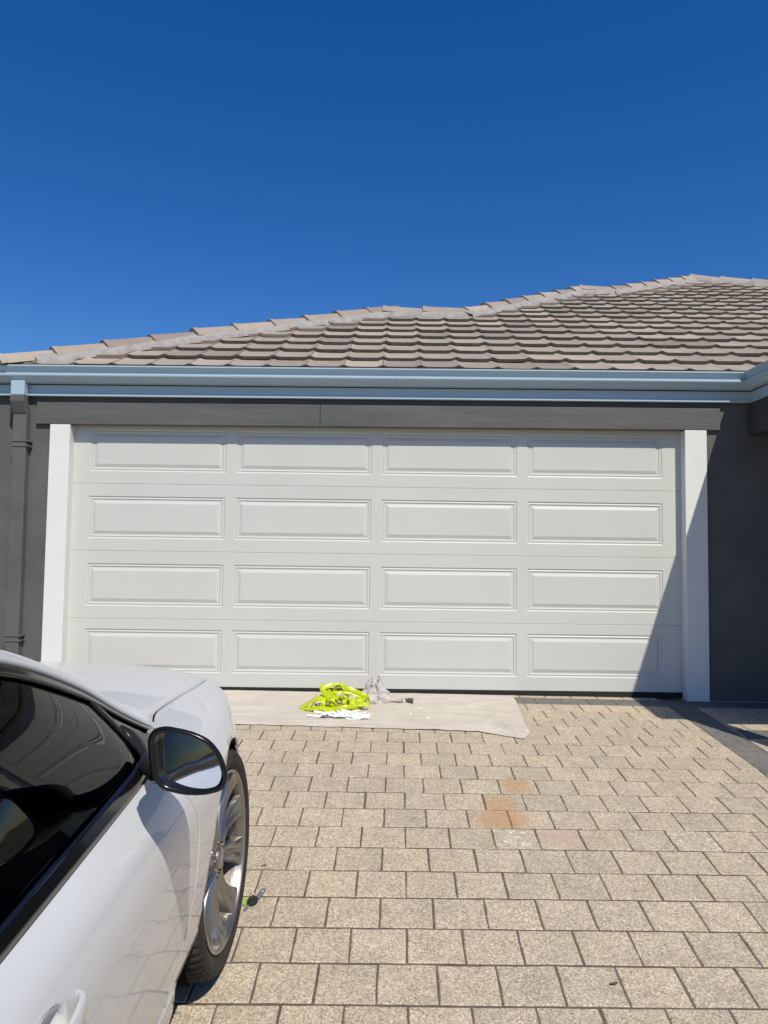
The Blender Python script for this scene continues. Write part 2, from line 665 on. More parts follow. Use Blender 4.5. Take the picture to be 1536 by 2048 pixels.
GAP = 0.0028
prnd = random.Random(11)
GY = 0.0037
std = [(-PW / 2 + GAP, -PD / 2 + GY), (PW / 2 - GAP, -PD / 2 + GY), (PW / 2 - GAP, PD / 2 - GY), (-PW / 2 + GAP, PD / 2 - GY)]
VAR = [block_mesh('paver_block', std, prnd, M['paver']) for _ in range(8)]
VARC = [block_mesh('charcoal_block', std, prnd, M['charcoal']) for _ in range(4)]
BORD = [(-0.092, -0.0955 + GAP), (0.092, -0.0955 + GAP), (0.092, 0.0955 - GAP), (-0.092, 0.0955 - GAP)]
VARB = [block_mesh('border_block', BORD, prnd, M['charcoal']) for _ in range(4)]

specs = []   # (poly or None, centre, angle, kind)
BX0, BX1 = 2.062, 2.252


def inset(poly, g):
    cx = sum(p[0] for p in poly) / len(poly)
    cy = sum(p[1] for p in poly) / len(poly)
    out = []
    for x, y in poly:
        dx, dy = cx - x, cy - y
        out.append((x + (g if dx > 0 else -g) * (abs(dx) > 0.01), y + (g if dy > 0 else -g) * (abs(dy) > 0.01)))
    return out


for j in range(-22, 20):
    off = 0.5 if j % 2 == 0 else 0.0
    for i in range(-20, 20):
        poly = [pij(i + off, j - 1), pij(i + off + 1, j - 1), pij(i + off + 1, j), pij(i + off, j)]
        cx = sum(p[0] for p in poly) / 4
        cy = sum(p[1] for p in poly) / 4
        if cx < -3.9 or cx > 3.8:
            continue
        kind = 'c' if j == 18 else 'b'
        if cx > BX1 + 0.1 and 4.62 < cy < 4.8:
            kind = 'c'
        pieces = []
        if j == 18:
            pieces = [poly]
        else:
            for xa, less in ((BX0, True), (BX1, False)):
                q = clipx(poly, xa, less)
                if len(q) >= 3 and area(q) > 0.002:
                    pieces.append(q)
        for q in pieces:
            if max(p[1] for p in q) > 5.655:
                q = clipy(q, 5.655)
                if len(q) < 3 or area(q) < 0.0015:
                    continue
            whole = abs(area(q) - area(poly)) < 1e-6
            qx = sum(p[0] for p in q) / len(q)
            qy = sum(p[1] for p in q) / len(q)
            specs.append((None if whole else q, (qx, qy), kind))
y = 5.36
while y > -2.5:
    specs.append(('border', ((BX0 + BX1) / 2 + 0.008 * (y - 4.7), y - 0.0955), 'c'))
    y -= 0.191


def paver_matrix(cx, cy, rnd):
    e = 0.05
    z = gz(cx, cy)
    a = Vector((math.cos(PPH), -math.sin(PPR), 0))
    a.z = (gz(cx + a.x * e, cy + a.y * e) - gz(cx - a.x * e, cy - a.y * e)) / (2 * e) + rnd.gauss(0, 0.003)
    b_ = Vector((math.sin(PPH), math.cos(PPH), 0))
    b_.z = (gz(cx + b_.x * e, cy + b_.y * e) - gz(cx - b_.x * e, cy - b_.y * e)) / (2 * e) + rnd.gauss(0, 0.003)
    n = a.cross(b_).normalized()
    a.normalize()
    a = (Matrix.Rotation(rnd.gauss(0, 0.004), 3, n) @ a)
    b2 = n.cross(a)
    m = Matrix((a, b2, n)).transposed().to_4x4()
    m.translation = Vector((cx + rnd.gauss(0, 0.0007), cy + rnd.gauss(0, 0.0006), z + max(-0.0008, min(0.0012, rnd.gauss(0, 0.0005)))))
    return m


def vis_area(c_, size=0.19):
    P = [project((c_[0] + dx, c_[1] + dy, gz(c_[0], c_[1]))) for dx, dy in ((-size / 2, -size / 2), (size / 2, -size / 2), (size / 2, size / 2), (-size / 2, size / 2))]
    if any(p is None for p in P):
        return 0
    if all(p[0] < 0 for p in P) or all(p[0] > 768 for p in P) or all(p[1] > 1024 for p in P):
        return 0
    # clipped on-screen area; the car hides what lies left of its wheels
    Q = [(min(768, max(0, p[0])), min(1024, max(0, p[1]))) for p in P]
    if c_[0] < -0.62 and c_[1] < 4.0:
        return 0
    if -1.2 < c_[0] < 0.8 and 4.85 < c_[1] < 5.6:
        return 0
    return abs(area(Q))


STAINS = [((0.70, 3.87), (0.42, 0.25, 0.12), 0.085), ((0.585, 3.66), (0.42, 0.26, 0.14), 0.09), ((0.575, 3.50), (0.44, 0.24, 0.1), 0.12), ((0.8, 3.327), (0.46, 0.33, 0.28), 0.09)]
stain_m = paver_mat('rust_stained_paver', TAN, (0.1, 0.075, 0.055), (0.72, 0.64, 0.5), stain=[(c_, (p[0], p[1], gz(*p)), r_) for p, c_, r_ in STAINS])
white_m = paver_mat('paint_marked_paver', TAN, (0.1, 0.075, 0.055), (0.72, 0.64, 0.5), white=(0.75, 0.72, 0.66))
WHITE_AT = [(0.574, 3.34), (1.45, 3.25)]

order = sorted(range(len(specs)), key=lambda k: -vis_area(specs[k][1]))
part = set(order[:300])
rest = MB()
restc = MB()
for k, (poly, c_, kind) in enumerate(specs):
    mtx = paver_matrix(c_[0], c_[1], prnd)
    if poly is None:
        me = prnd.choice(VARC if kind == 'c' else VAR)
    elif poly == 'border':
        me = prnd.choice(VARB)
    else:
        inv = mtx.inverted()
        lp = []
        for x, y in inset(poly, GAP):
            v = inv @ Vector((x, y, gz(x, y)))
            lp.append((v.x, v.y))
        if area(lp) < 0.0008:
            continue
        me = block_mesh('cut_block', lp, prnd, M['charcoal'] if kind == 'c' else M['paver'])
    if k in part:
        o = ob('paver', me, drive)
        o.matrix_world = mtx
        if kind == 'b' and any(math.hypot(c_[0] - sp[0], c_[1] - sp[1]) < 0.3 for sp, sc_, sr in STAINS):
            o.material_slots[0].link = 'OBJECT'
            o.material_slots[0].material = stain_m
        for wp in WHITE_AT:
            if math.hypot(c_[0] - wp[0], c_[1] - wp[1]) < 0.1 and kind == 'b':
                o.material_slots[0].link = 'OBJECT'
                o.material_slots[0].material = white_m
    else:
        tgt = restc if kind == 'c' else rest
        tgt.add([mtx @ v.co for v in me.vertices], [list(p.vertices) for p in me.polygons])
ob('pavers', rest.me('pavers', M['paver']), drive, kind='stuff')
ob('border_pavers', restc.me('border_pavers', M['charcoal']), drive, kind='stuff')

# ------------------------------------------------------------------ house
TILT = 0.0045


def zt(x, y=0):
    return TILT * max(-3.5, min(3.2, x))


house = empty('house', (0, 5.6, 0), 'grey rendered single storey house with beige tiled hip roof and pale blue gutter', 'house')
HI = house.matrix_world.copy()


def hp(name, me, parent=None, **kw):
    """part of the house: geometry is given in world space"""
    o = ob(name, me, parent or house, **kw)
    if parent is None:
        o.location = (0, -5.6, 0)
    return o


bpy.context.view_layer.update()
mb = MB()
YW = 5.565
mb.box(-3.19, -2.44, YW, 5.83, -0.4, 2.36)
mb.box(2.41, 7.6, YW, 5.83, -0.4, 2.4)
mb.box(-2.44, 2.41, YW + 0.001, 5.83, 1.99, 2.36)
mb.box(-3.191, -2.95, 5.83, 12.5, -0.4, 2.36)
mb.box(7.3, 7.61, 5.83, 12.5, -0.4, 2.36)
mb.box(-2.72, 7.3, 12.3, 12.52, -0.4, 2.36)
hp('wall', mb.me('wall', M['wall']))
mb = MB()
mb.box(-2.72, 7.3, 5.83, 12.3, 2.3, 2.34)
mb.box(-2.72, 7.3, 6.4, 6.5, -0.3, 2.3)
hp('inner_partition', mb.me('inner_partition', M['dark_soffit']))

mb = MB()
mb.box(3.35, 3.55, 3.7, 5.56, -0.5, 2.194)  # unseen wall, added to block sky light and bounce from the porch
hp('porch_shade_wall', bevel(mb.me('porch_shade_wall', M['wall']), 0.006, 2))
# timber posts at the sides of the garage opening
for x0, x1 in ((-2.459, -2.3105), (2.268, 2.4314)):
    mb = MB()
    mb.box(x0, x1, 5.54, 5.70, -0.05 if x0 < 0 else -0.06, 1.972 + zt(x0))
    hp('door_post', bevel(mb.me('door_post', M['white_timber']), 0.003, 2))
# lintel in two boards with a butt joint
for x0, x1 in ((-2.563, -0.4575), (-0.4545, 2.533)):
    mb = MB()
    mb.box(x0, x1, 5.5395, 5.60, 1.9745, 2.137, fz=zt)
    hp('lintel_board', bevel(mb.me('lintel_board', M['lintel']), 0.0025, 2))


def sweep(path, prof, closed=False):
    """mitred sweep; prof = (outward, z)"""
    P = [Vector(p) for p in path]
    rows = []
    for k in range(len(P)):
        ns = []
        if k > 0:
            d = (P[k] - P[k - 1]).normalized()
            ns.append(Vector((d.y, -d.x)))
        if k < len(P) - 1:
            d = (P[k + 1] - P[k]).normalized()
            ns.append(Vector((d.y, -d.x)))
        m_ = ns[0] if len(ns) == 1 else (ns[0] + ns[1]) / (1 + ns[0].dot(ns[1]))
        rows.append([(P[k].x + m_.x * o_, P[k].y + m_.y * o_, z + zt(P[k].x)) for o_, z in prof])
    mb_ = MB()
    mb_.grid(rows, closev=closed)
    return mb_


def dens(path, step=0.5):
    out = []
    for a, b_ in zip(path[:-1], path[1:]):
        n = max(1, int(math.dist(a, b_) / step))
        out += [(a[0] + (b_[0] - a[0]) * q / n, a[1] + (b_[1] - a[1]) * q / n) for q in range(n)]
    return out + [path[-1]]


GP = [(-3.3, 12.5), (-3.3, 5.44), (2.672, 5.44), (2.672, 3.38), (7.7, 3.38)]
gprof = [(-0.004, 2.384), (0.0, 2.389), (0.006, 2.390), (0.0105, 2.386), (0.0105, 2.380), (0.006, 2.3755), (0.0, 2.372), (-0.012, 2.36), (-0.019, 2.347), (-0.0195, 2.339), (-0.012, 2.333),
         (0.0, 2.329), (0.0065, 2.323), (0.0065, 2.315), (0.0015, 2.307), (-0.008, 2.3), (-0.018, 2.291), (-0.026, 2.281), (-0.029, 2.274), (-0.034, 2.2705), (-0.085, 2.2695), (-0.085, 2.38), (-0.082, 2.38),
         (-0.082, 2.2735), (-0.036, 2.2745), (-0.024, 2.30), (-0.02, 2.31), (-0.022, 2.35), (-0.012, 2.37)]
hp('gutter', sweep(GP, gprof, True).me('gutter', M['gutter'], True, 35, fix=True))
fprof = [(-0.0855, 2.262), (-0.0855, 2.204), (-0.081, 2.201), (-0.0785, 2.197), (-0.0785, 2.183), (-0.081, 2.1795), (-0.0955, 2.1785), (-0.1, 2.20), (-0.1, 2.268)]
fprof = [(o_, z + 0.0) for o_, z in fprof]
hp('fascia', sweep(GP, [(o_ - 0.0008, z) for o_, z in fprof], True).me('fascia', M['gutter'], False, fix=True))

# downpipe: outlet, elbow and shaft
dp = hp('downpipe', None)


def loft(secs):
    mb_ = MB()
    mb_.grid(secs, closev=True)
    n = len(secs[0])
    mb_.f.append(list(range(n))[::-1])
    mb_.f.append([(len(secs) - 1) * n + k for k in range(n)])
    return mb_


def rect(x0, x1, y0, y1, z0, z1):
    return [(x0, y0, z0), (x1, y0, z0), (x1, y1, z1), (x0, y1, z1)]


mb = loft([rect(-2.718, -2.618, 5.447, 5.517, 2.266, 2.266), rect(-2.718, -2.618, 5.447, 5.517, 2.158, 2.158)])
hp('pipe_outlet', bevel(mb.me('pipe_outlet', M['gutter'], fix=True), 0.006, 2), dp)
mb = loft([rect(-2.7195, -2.6165, 5.4455, 5.5185, 2.1575, 2.1575), rect(-2.7195, -2.6165, 5.4455, 5.5185, 2.115, 2.13), rect(-2.716, -2.613, 5.483, 5.5555, 2.03, 2.05)])
hp('pipe_elbow', bevel(mb.me('pipe_elbow', M['wall'], fix=True), 0.005, 2), dp)
mb = loft([rect(-2.713, -2.611, 5.489, 5.553, 2.06, 2.06), rect(-2.706, -2.604, 5.489, 5.553, -0.05, -0.05)])
hp('pipe_shaft', bevel(mb.me('pipe_shaft', M['wall'], fix=True), 0.006, 2), dp)
for zc in (1.808, 0.385):
    for dz in (-0.018, 0.018):
        mb = MB()
        mb.box(-2.714, -2.592, 5.483, 5.563, zc + dz - 0.006, zc + dz + 0.006)
        hp('pipe_bracket', bevel(mb.me('pipe_bracket', M['wall'], fix=True), 0.002, 1), dp)

# ---- roof
TANP = 0.5


def rz(X, Y):
    return 2.405 + TILT * X + TANP * (Y - 5.47)


HIP0 = (-2.82, 5.485)
A_ = (0.13, 8.02)
R1a, R1b = (0.03, 7.88), (0.88, 7.88)
C_ = (2.70, 9.86)
R2a, R2b = (2.62, 9.74), (3.02, 9.74)
E_ = (4.72, 11.2)
F_ = (6.9, 9.86)
roof = hp('roof', None)
roof.location = (0, -5.6, 0)
mb = MB()


def rp(p, dz=-0.055):
    return (p[0], p[1], rz(*p) + dz)


# front slope underlay, left slope, rear slopes and the right slope
front = [(-3.22, 5.46), (-2.9, 5.5), A_, R1b, C_, R2b, E_, (9.0, 9.0), (9.0, 5.46)]
mb.add([rp(p) for p in front], [list(range(len(front)))[::-1]])
AZ = rz(*A_) - 0.055
EZ = rz(*E_) - 0.055
mb.add([rp((-3.22, 5.46)), rp(A_), (0.13, 12.5, AZ), (-3.22, 12.5, rz(-3, 5.46) - 0.05)], [[0, 1, 2, 3]])
mb.add([rp(A_), rp(R1b), rp(C_), rp(R2b), rp(E_), (4.72, 14, EZ), (0.13, 12.5, AZ)], [[0, 1, 6], [1, 2, 6], [2, 3, 5, 6], [3, 4, 5]])
mb.add([rp(E_), (9.0, 9.0, rz(9, 9.0) - 0.055), (9.0, 14, 3.6), (4.72, 14, EZ)], [[0, 1, 2, 3]])
hp('roof_base', mb.me('roof_base', M['tile'], fix=False), roof)

TW = 0.2865
GA = 0.2932
SL = math.sqrt(1 + TANP * TANP)


def tile_geo(rnd=None):
    """tile in local axes: x across, y up the slope (metres along slope), z normal; front top edge at 0"""
    xs_ = [0.0018, 0.013, 0.03, 0.046, 0.145, 0.232, 0.251, 0.268, TW - 0.0018]
    zs_ = [0.0105, 0.0085, 0.002, 0.0, -0.0005, 0.0, 0.003, 0.0105, 0.0135]
    Lf = GA * SL
    back = Lf + 0.035
    dz = -0.031 * back / Lf
    th = 0.027
    V = []
    for yy, zo in ((0.0, -th), (0.0, -0.003), (0.003, 0.0), (back, dz)):
        for x, z in zip(xs_, zs_):
            V.append((x, yy, z + zo))
    n = len(xs_)
    Fc = []
    for r_ in range(3):
        for k in range(n - 1):
            Fc.append([r_ * n + k, r_ * n + k + 1, (r_ + 1) * n + k + 1, (r_ + 1) * n + k])
    # side faces
    V += [(xs_[0], back, zs_[0] + dz - 0.015), (xs_[-1], back, zs_[-1] + dz - 0.015)]
    Fc.append([0, n, 2 * n, 3 * n, 4 * n])
    Fc.append([n - 1, 4 * n + 1, 4 * n - 1, 3 * n - 1, 2 * n - 1])
    return V, Fc


TV, TF = tile_geo()
tile_me = mesh('roof_tile', TV, TF, M['tile'])
tile_me.polygons.foreach_set('use_smooth', [len(p.vertices) == 4 for p in tile_me.polygons])
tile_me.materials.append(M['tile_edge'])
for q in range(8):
    tile_me.polygons[q].material_index = 1  # front edge face mottled and darker than the tile top
tile_me.set_sharp_from_angle(angle=R(35))
trnd = random.Random(5)
nvec = Vector((-TILT, -TANP, 1)).normalized()
upv = Vector((0, 1, TANP)).normalized()
xv = Vector((1, 0, TILT)).normalized()
upv = (upv - xv * upv.dot(xv)).normalized()
nvec = xv.cross(upv)
TB = Matrix((xv, upv, nvec)).transposed()


def cut_lines(xc):
    """which hip or ridge bounds the slope above this column"""
    if xc < A_[0]:
        return HIP0, A_
    if xc < R1b[0]:
        return R1a, R1b
    if xc < C_[0]:
        return R1b, C_
    if xc < R2b[0]:
        return R2a, R2b
    if xc < E_[0]:
        return R2b, E_
    return E_, F_


tiles = []
for k in range(0, 20):
    Yk = 5.503 + GA * k
    for c_ in range(-14, 26):
        X0 = 0.582 + TW * c_ + 0.028 * (Yk - 5.5)
        if X0 > 8.0:
            continue
        # valley with the porch roof
        if X0 + TW > 3.06 + (Yk - 5.44) and Yk < 8.3:
            continue
        cen = (X0 + TW / 2, Yk + GA / 2)
        corners = [(X0, Yk), (X0 + TW, Yk), (X0 + TW, Yk + GA + 0.03), (X0, Yk + GA + 0.03)]
        a, b_ = cut_lines(cen[0])

        def side(p):
            return (b_[0] - a[0]) * (p[1] - a[1]) - (b_[1] - a[1]) * (p[0] - a[0])
        sd_ = [side(p) for p in corners]
        if all(q > 0 for q in sd_):
            continue
        mtx = TB.to_4x4()
        mtx.translation = Vector((X0, Yk, rz(X0, Yk) + trnd.gauss(0, 0.0012)))
        mtx = mtx @ Matrix.Rotation(trnd.gauss(0, 0.004), 4, 'Y') @ Matrix.Rotation(trnd.gauss(0, 0.003), 4, 'Z')
        me = tile_me
        if any(q > 0 for q in sd_):
            bm = bmesh.new()
            bm.from_mesh(tile_me)
            inv = mtx.inverted()
            pc = inv @ Vector((a[0], a[1], rz(*a)))
            nn = inv.to_3x3() @ Vector((-(b_[1] - a[1]), b_[0] - a[0], 0))
            r_ = bmesh.ops.bisect_plane(bm, geom=bm.verts[:] + bm.edges[:] + bm.faces[:], plane_co=pc, plane_no=nn, clear_outer=True)
            if len(bm.faces) == 0:
                bm.free()
                continue
            me = bpy.data.meshes.new('cut_tile')
            bm.to_mesh(me)
            bm.free()
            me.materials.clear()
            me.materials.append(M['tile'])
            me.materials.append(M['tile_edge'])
        pr_ = project((cen[0], cen[1], rz(*cen)))
        seen = pr_ is not None and -25 < pr_[0] < 790
        tiles.append((k, seen, me, mtx))
seen_n = 0
rest = MB()
for k, seen, me, mtx in tiles:
    if seen and seen_n < 300:
        seen_n += 1
        o = ob('roof_tile', me, roof)
        o.matrix_world = mtx
        o.matrix_parent_inverse = Matrix.Identity(4)
        o.matrix_basis = mtx
    else:
        rest.add([mtx @ v.co for v in me.vertices], [list(p.vertices) for p in me.polygons])
if rest.v:
    hp('roof_tiles', rest.me('roof_tiles', M['tile']), roof, kind='stuff')
print('TILES', len(tiles), 'seen', seen_n)


def cap_mesh(L_):
    prof = [(-0.1, -0.066), (-0.092, -0.046), (-0.038, 0.006), (-0.024, 0.014), (0.0, 0.017), (0.024, 0.014), (0.038, 0.006), (0.092, -0.046), (0.1, -0.066)]
    rows = []
    for y_, sc_, dz in ((-0.03, 1.0, 0.022), (-0.03, 1.07, 0.03), (0.01, 1.07, 0.03), (0.016, 1.02, 0.024), (L_, 0.97, 0.004)):
        rows.append([(x * sc_, y_, (z + 0.0) * sc_ + dz) for x, z in prof])
    mb_ = MB()
    mb_.grid(rows)
    mb_.grid([[(x * 0.86, y2, z * 0.86 + dz - 0.012) for x, z in prof] for y2, dz in ((-0.029, 0.03), (L_, 0.0))], flip=True)
    for yy, q0 in ((-0.0296, 0), (L_, 4)):
        r_ = rows[q0]
        n1 = mb_.add([(x, yy + (0.0003 if q0 else -0.0001), z) for x, _, z in r_], [])
        mb_.f.append([n1 + q for q in range(len(r_))] if q0 == 0 else [n1 + q for q in range(len(r_))][::-1])
    # lower end rim
    n0 = mb_.add([(x * 1.0, -0.03, z + 0.022) for x, z in prof] + [(x * 0.86, -0.0295, z * 0.86 + 0.018) for x, z in prof], [])
    for q in range(len(prof) - 1):
        mb_.f.append([n0 + q, n0 + q + 1, n0 + 9 + q + 1, n0 + 9 + q])
    return mb_.me('ridge_cap', M['cap'], True, 30)


def caps(a, b_, L_, lift, flip=False, mort=True, msh=None, start=0.0):
    a3 = Vector((a[0], a[1], rz(*a) + lift))
    b3 = Vector((b_[0], b_[1], rz(*b_) + lift))
    d = (b3 - a3)
    n = max(1, round(d.length / L_))
    step = d.length / n
    me = cap_mesh(step + 0.02)
    dn = d.normalized()
    sdv = dn.cross(Vector((0, 0, 1))).normalized()
    upn = sdv.cross(dn)
    for q in range(n):
        m_ = Matrix((sdv, dn, upn)).transposed().to_4x4()
        m_.translation = a3 + dn * (step * q) + upn * trnd.gauss(0, 0.003)
        m_ = m_ @ Matrix.Rotation(trnd.gauss(0, 0.012), 4, 'Z') @ Matrix.Rotation(trnd.gauss(0, 0.015), 4, 'Y') @ Matrix.Rotation(trnd.gauss(0, 0.008), 4, 'X')
        o = ob('ridge_cap', me, roof)
        o.matrix_basis = m_
    if mort:
        # mortar bed along the near side, ragged foot on the tiles
        N = max(6, int(d.length / 0.045))
        rows = []
        for q in range(-2, N + 3):
            c_ = a3 + d * (q / N)
            # sawtooth foot following the tile courses
            f = ((c_.y - 5.503) / GA) % 1.0
            wd = 0.125 + 0.055 * f + trnd.uniform(-0.008, 0.008)
            if c_.y + sdv.y * wd < 5.5:
                continue
            foot = Vector((c_.x + sdv.x * wd, c_.y + sdv.y * wd, 0))
            zf = rz(foot.x, foot.y) - 0.02
            top = c_ + sdv * 0.06 - Vector((0, 0, 0.012))
            midp = c_ + sdv * (wd * 0.93) + Vector((0, 0, 0))
            midp.z = rz(midp.x, midp.y) + 0.02 + trnd.uniform(-0.004, 0.004)
            rows.append([tuple(top), tuple(midp), (foot.x, foot.y, zf)])
        mb_ = MB()
        mb_.grid(rows)
        hp('mortar_bed', mb_.me('mortar_bed', M['mortar'], True), roof)


caps(HIP0, A_, 0.405, 0.028)
caps(R1a, R1b, 0.385, 0.03)
caps(R1b, C_, 0.405, 0.03)
caps(R2a, R2b, 0.35, 0.03)
caps(R2b, E_, 0.41, 0.03)
caps(E_, F_, 0.41, 0.03)

# ---- porch on the right: beam, post, soffit and roof
mb = MB()
mb.box(2.75, 2.87, 3.53, 5.56, 1.95, 2.19)
hp('porch_beam', bevel(mb.me('porch_beam', M['dark_soffit']), 0.004, 2))
mb = MB()
mb.box(2.875, 7.2, 3.53, 3.64, 1.951, 2.19)
hp('porch_beam', bevel(mb.me('porch_beam', M['dark_soffit']), 0.004, 2))
mb = MB()
mb.box(2.76, 7.6, 3.47, 5.56, 2.195, 2.21)
hp('porch_soffit', mb.me('porch_soffit', M['dark_soffit']))
for px in (2.805, 7.0):
    mb = MB()
    mb.box(px - 0.0625, px + 0.0625, 3.535 - 0.0, 3.66, gz(px, 3.6) - 0.05, 1.949)
    hp('porch_post', bevel(mb.me('porch_post', M['white_timber']), 0.004, 2))
mb = MB()
ez = 2.36
pts = {'a': (2.77, 5.46, ez), 'b': (2.77, 3.48, ez), 'c': (7.7, 3.48, ez), 'd': (5.1, 5.75, ez + 1.17), 'e': (5.1, 8.2, ez + 1.17), 'f': (7.7, 7, ez)}
K = list(pts)
mb.add([pts[k] for k in K], [[0, 1, 3, 4], [1, 2, 3], [2, 5, 4, 3]])
hp('porch_roof', mb.me('porch_roof', M['tile']))

# ------------------------------------------------------------------ garage door
YD = 5.63
gd = empty('garage_door', (0, YD, 0.02), 'closed cream white sectional garage door with sixteen raised rectangular panels', 'garage door')
DX0, DX1 = -2.322, 2.285
PWX, PHZ = 1.024, 0.318
PXS = [-2.187 + 1.098 * k for k in range(4)]
ring = [(0.0, 0.0), (0.003, 0.0012), (0.0065, 0.0048), (0.012, 0.0056), (0.016, 0.003), (0.0215, 0.003), (0.0255, 0.0072)]
pring = [(0.0255, 0.0073), (0.034, 0.0073), (0.0525, 0.0018), (0.0565, 0.0006)]


def rectring(x0, x1, z0, z1, d, y):
    return [(x0 + d, y, z0 + d), (x1 - d, y, z0 + d), (x1 - d, y, z1 - d), (x0 + d, y, z1 - d)]


def section_mesh(h, zb):
    """frame of one door section, origin at its lower left; zb = foot of the raised panels"""
    mb_ = MB()
    c0 = 0.003
    w_ = DX1 - DX0
    zc = [c0, zb, zb + PHZ, h - c0]
    xc = [0.0]
    for p in PXS:
        xc += [p - DX0, p - DX0 + PWX]
    xc.append(w_)
    V = {}
    for ix, x in enumerate(xc):
        for iz, z in enumerate(zc):
            V[ix, iz] = mb_.add([(x, 0, z)], [])
    for ix in range(len(xc) - 1):
        for iz in range(3):
            if iz == 1 and ix % 2 == 1:
                continue
            mb_.f.append([V[ix, iz], V[ix + 1, iz], V[ix + 1, iz + 1], V[ix, iz + 1]])
    # chamfered tongue edges and body
    n = mb_.add([(0, 0, c0), (w_, 0, c0), (w_, 0.0028, 0.0004), (0, 0.0028, 0.0004), (0, 0.04, 0.0004), (w_, 0.04, 0.0004)], [[3, 2, 1, 0], [4, 5, 2, 3]])
    n = mb_.add([(0, 0, h - c0), (w_, 0, h - c0), (w_, 0.0028, h - 0.0004), (0, 0.0028, h - 0.0004), (0, 0.04, h - 0.0004), (w_, 0.04, h - 0.0004)], [[0, 1, 2, 3], [3, 2, 5, 4]])
    for p in PXS:
        rr = [rectring(p - DX0, p - DX0 + PWX, zb, zb + PHZ, d, y) for d, y in ring]
        mb_.grid(rr, closev=True)
    return mb_.me('door_section', M['door'], False)


pm = MB()
pm.grid([rectring(0, PWX, 0, PHZ, d, y) for d, y in pring], closev=True)
last = len(pm.v) - 4
pm.f.append([last, last + 1, last + 2, last + 3])
panel_me = pm.me('raised_panel', M['door'])
ZS = [0.03, 0.524, 1.028, 1.532, 2.036]
sec_cache = {}
for k in range(4):
    h = ZS[k + 1] - ZS[k]
    zb = 0.101 if k == 0 else 0.093
    me = section_mesh(h, zb)
    s_ = ob('door_section', me, gd)
    s_.location = (DX0, 0, ZS[k] - 0.02)
    for p in PXS:
        q = ob('raised_panel', panel_me, s_)
        q.location = (p - DX0, 0, zb)
mb = MB()
mb.box(DX0, DX1, 0.002, 0.038, -0.045, 0.0095)
s_ = ob('bottom_seal', bevel(mb.me('bottom_seal', M['black_rubber']), 0.006, 2), gd)

# ------------------------------------------------------------------ car
yaw, pit = R(2.3), R(7.8)
fw = Vector((math.sin(yaw) * math.cos(pit), math.cos(yaw) * math.cos(pit), math.sin(pit)))
rt = Vector((math.cos(yaw), -math.sin(yaw), 0.012))
rt = (rt - fw * rt.dot(fw)).normalized()
upc = rt.cross(fw)
CO = Vector((-0.478, 2.5, 0.031)) - rt * 0.90 - upc * 0.345
CM = Matrix((fw, -rt, upc)).transposed().to_4x4()
CM.translation = CO
car = empty('parked_car', None, 'white sedan parked nose to the garage, black side mirror and silver multi spoke wheels', 'car', mat=CM)

# key curves (u forward from the front axle, v half width, w height)
UK = [-3.82, -3.72, -3.45, -2.85, -2.0, -1.2, -0.63, -0.45, -0.24, -0.08, 0.1, 0.3, 0.5, 0.68, 0.82, 0.92]
KV = [
    [.50, .64, .76, .80, .80, .80, .80, .80, .80, .80, .80, .78, .74, .66, .54, .36],
    [.54, .70, .83, .875, .88, .88, .88, .88, .88, .88, .875, .83, .775, .70, .58, .38],
    [.58, .74, .875, .905, .905, .905, .905, .905, .905, .906, .90, .858, .80, .72, .60, .40],
    [.60, .765, .90, .925, .926, .926, .926, .927, .93, .932, .92, .868, .815, .735, .61, .41],
    [.61, .775, .905, .934, .935, .935, .935, .936, .938, .937, .92, .868, .81, .73, .60, .40],
    [.60, .765, .89, .922, .928, .928, .927, .924, .918, .908, .89, .848, .79, .70, .565, .37],
    [.59, .755, .875, .908, .917, .917, .914, .908, .896, .88, .862, .826, .775, .68, .54, .35],
    [.56, .725, .84, .872, .885, .885, .880, .868, .846, .825, .80, .775, .735, .645, .51, .32],
    [.53, .69, .80, .845, .86, .86, .858, .825, .752, .712, .715, .72, .705, .62, .48, .30]]
KW = [
    [.28, .24, .21, .19, .17, .17, .17, .17, .17, .17, .17, .18, .19, .20, .22, .25],
    [.33, .29, .26, .24, .22, .22, .22, .22, .22, .22, .22, .225, .23, .24, .26, .29],
    [.42, .39, .36, .34, .33, .33, .33, .33, .33, .33, .33, .33, .33, .34, .35, .36],
    [.54, .51, .49, .48, .47, .47, .47, .47, .47, .47, .465, .455, .45, .44, .43, .42],
    [.66, .64, .63, .62, .62, .62, .62, .62, .62, .615, .60, .58, .56, .54, .51, .48],
    [.78, .79, .785, .775, .765, .765, .765, .763, .758, .75, .735, .705, .67, .63, .585, .535],
    [.83, .835, .83, .815, .80, .80, .80, .80, .80, .797, .785, .76, .725, .68, .625, .565],
    [.87, .885, .885, .87, .848, .845, .845, .845, .842, .838, .822, .796, .762, .715, .655, .59],
    [.895, .92, .93, .905, .88, .868, .868, .869, .868, .862, .843, .816, .783, .735, .675, .61]]
KV, KW = np.array(KV), np.array(KW)


def keyrow(r_, u):
    return pchip(UK, KV[r_], u), pchip(UK, KW[r_], u)


RS = 7   # fine rows between key rows
# chord parameter of a door section
sv, sw = KV[:, 5], KW[:, 5]
cp = np.concatenate([[0], np.cumsum(np.hypot(np.diff(sv), np.diff(sw)))])
rp_fine = np.concatenate([np.linspace(cp[k], cp[k + 1], RS, endpoint=False) for k in range(8)] + [[cp[8]]])
SEAM = -0.47
stations = sorted(set([round(x, 4) for x in np.concatenate([np.arange(-3.82, 0.9201, 0.02), [SEAM, -1.62, -2.56, -3.42, 0.56, -0.40, 0.36, -2.42]])]))
stations = [s for k, s in enumerate(stations) if k == 0 or s - stations[k - 1] > 0.004 or s in (SEAM, -1.62, -2.56, -3.42, 0.56, -0.4, 0.36, -2.42)]
ST = np.array(stations)


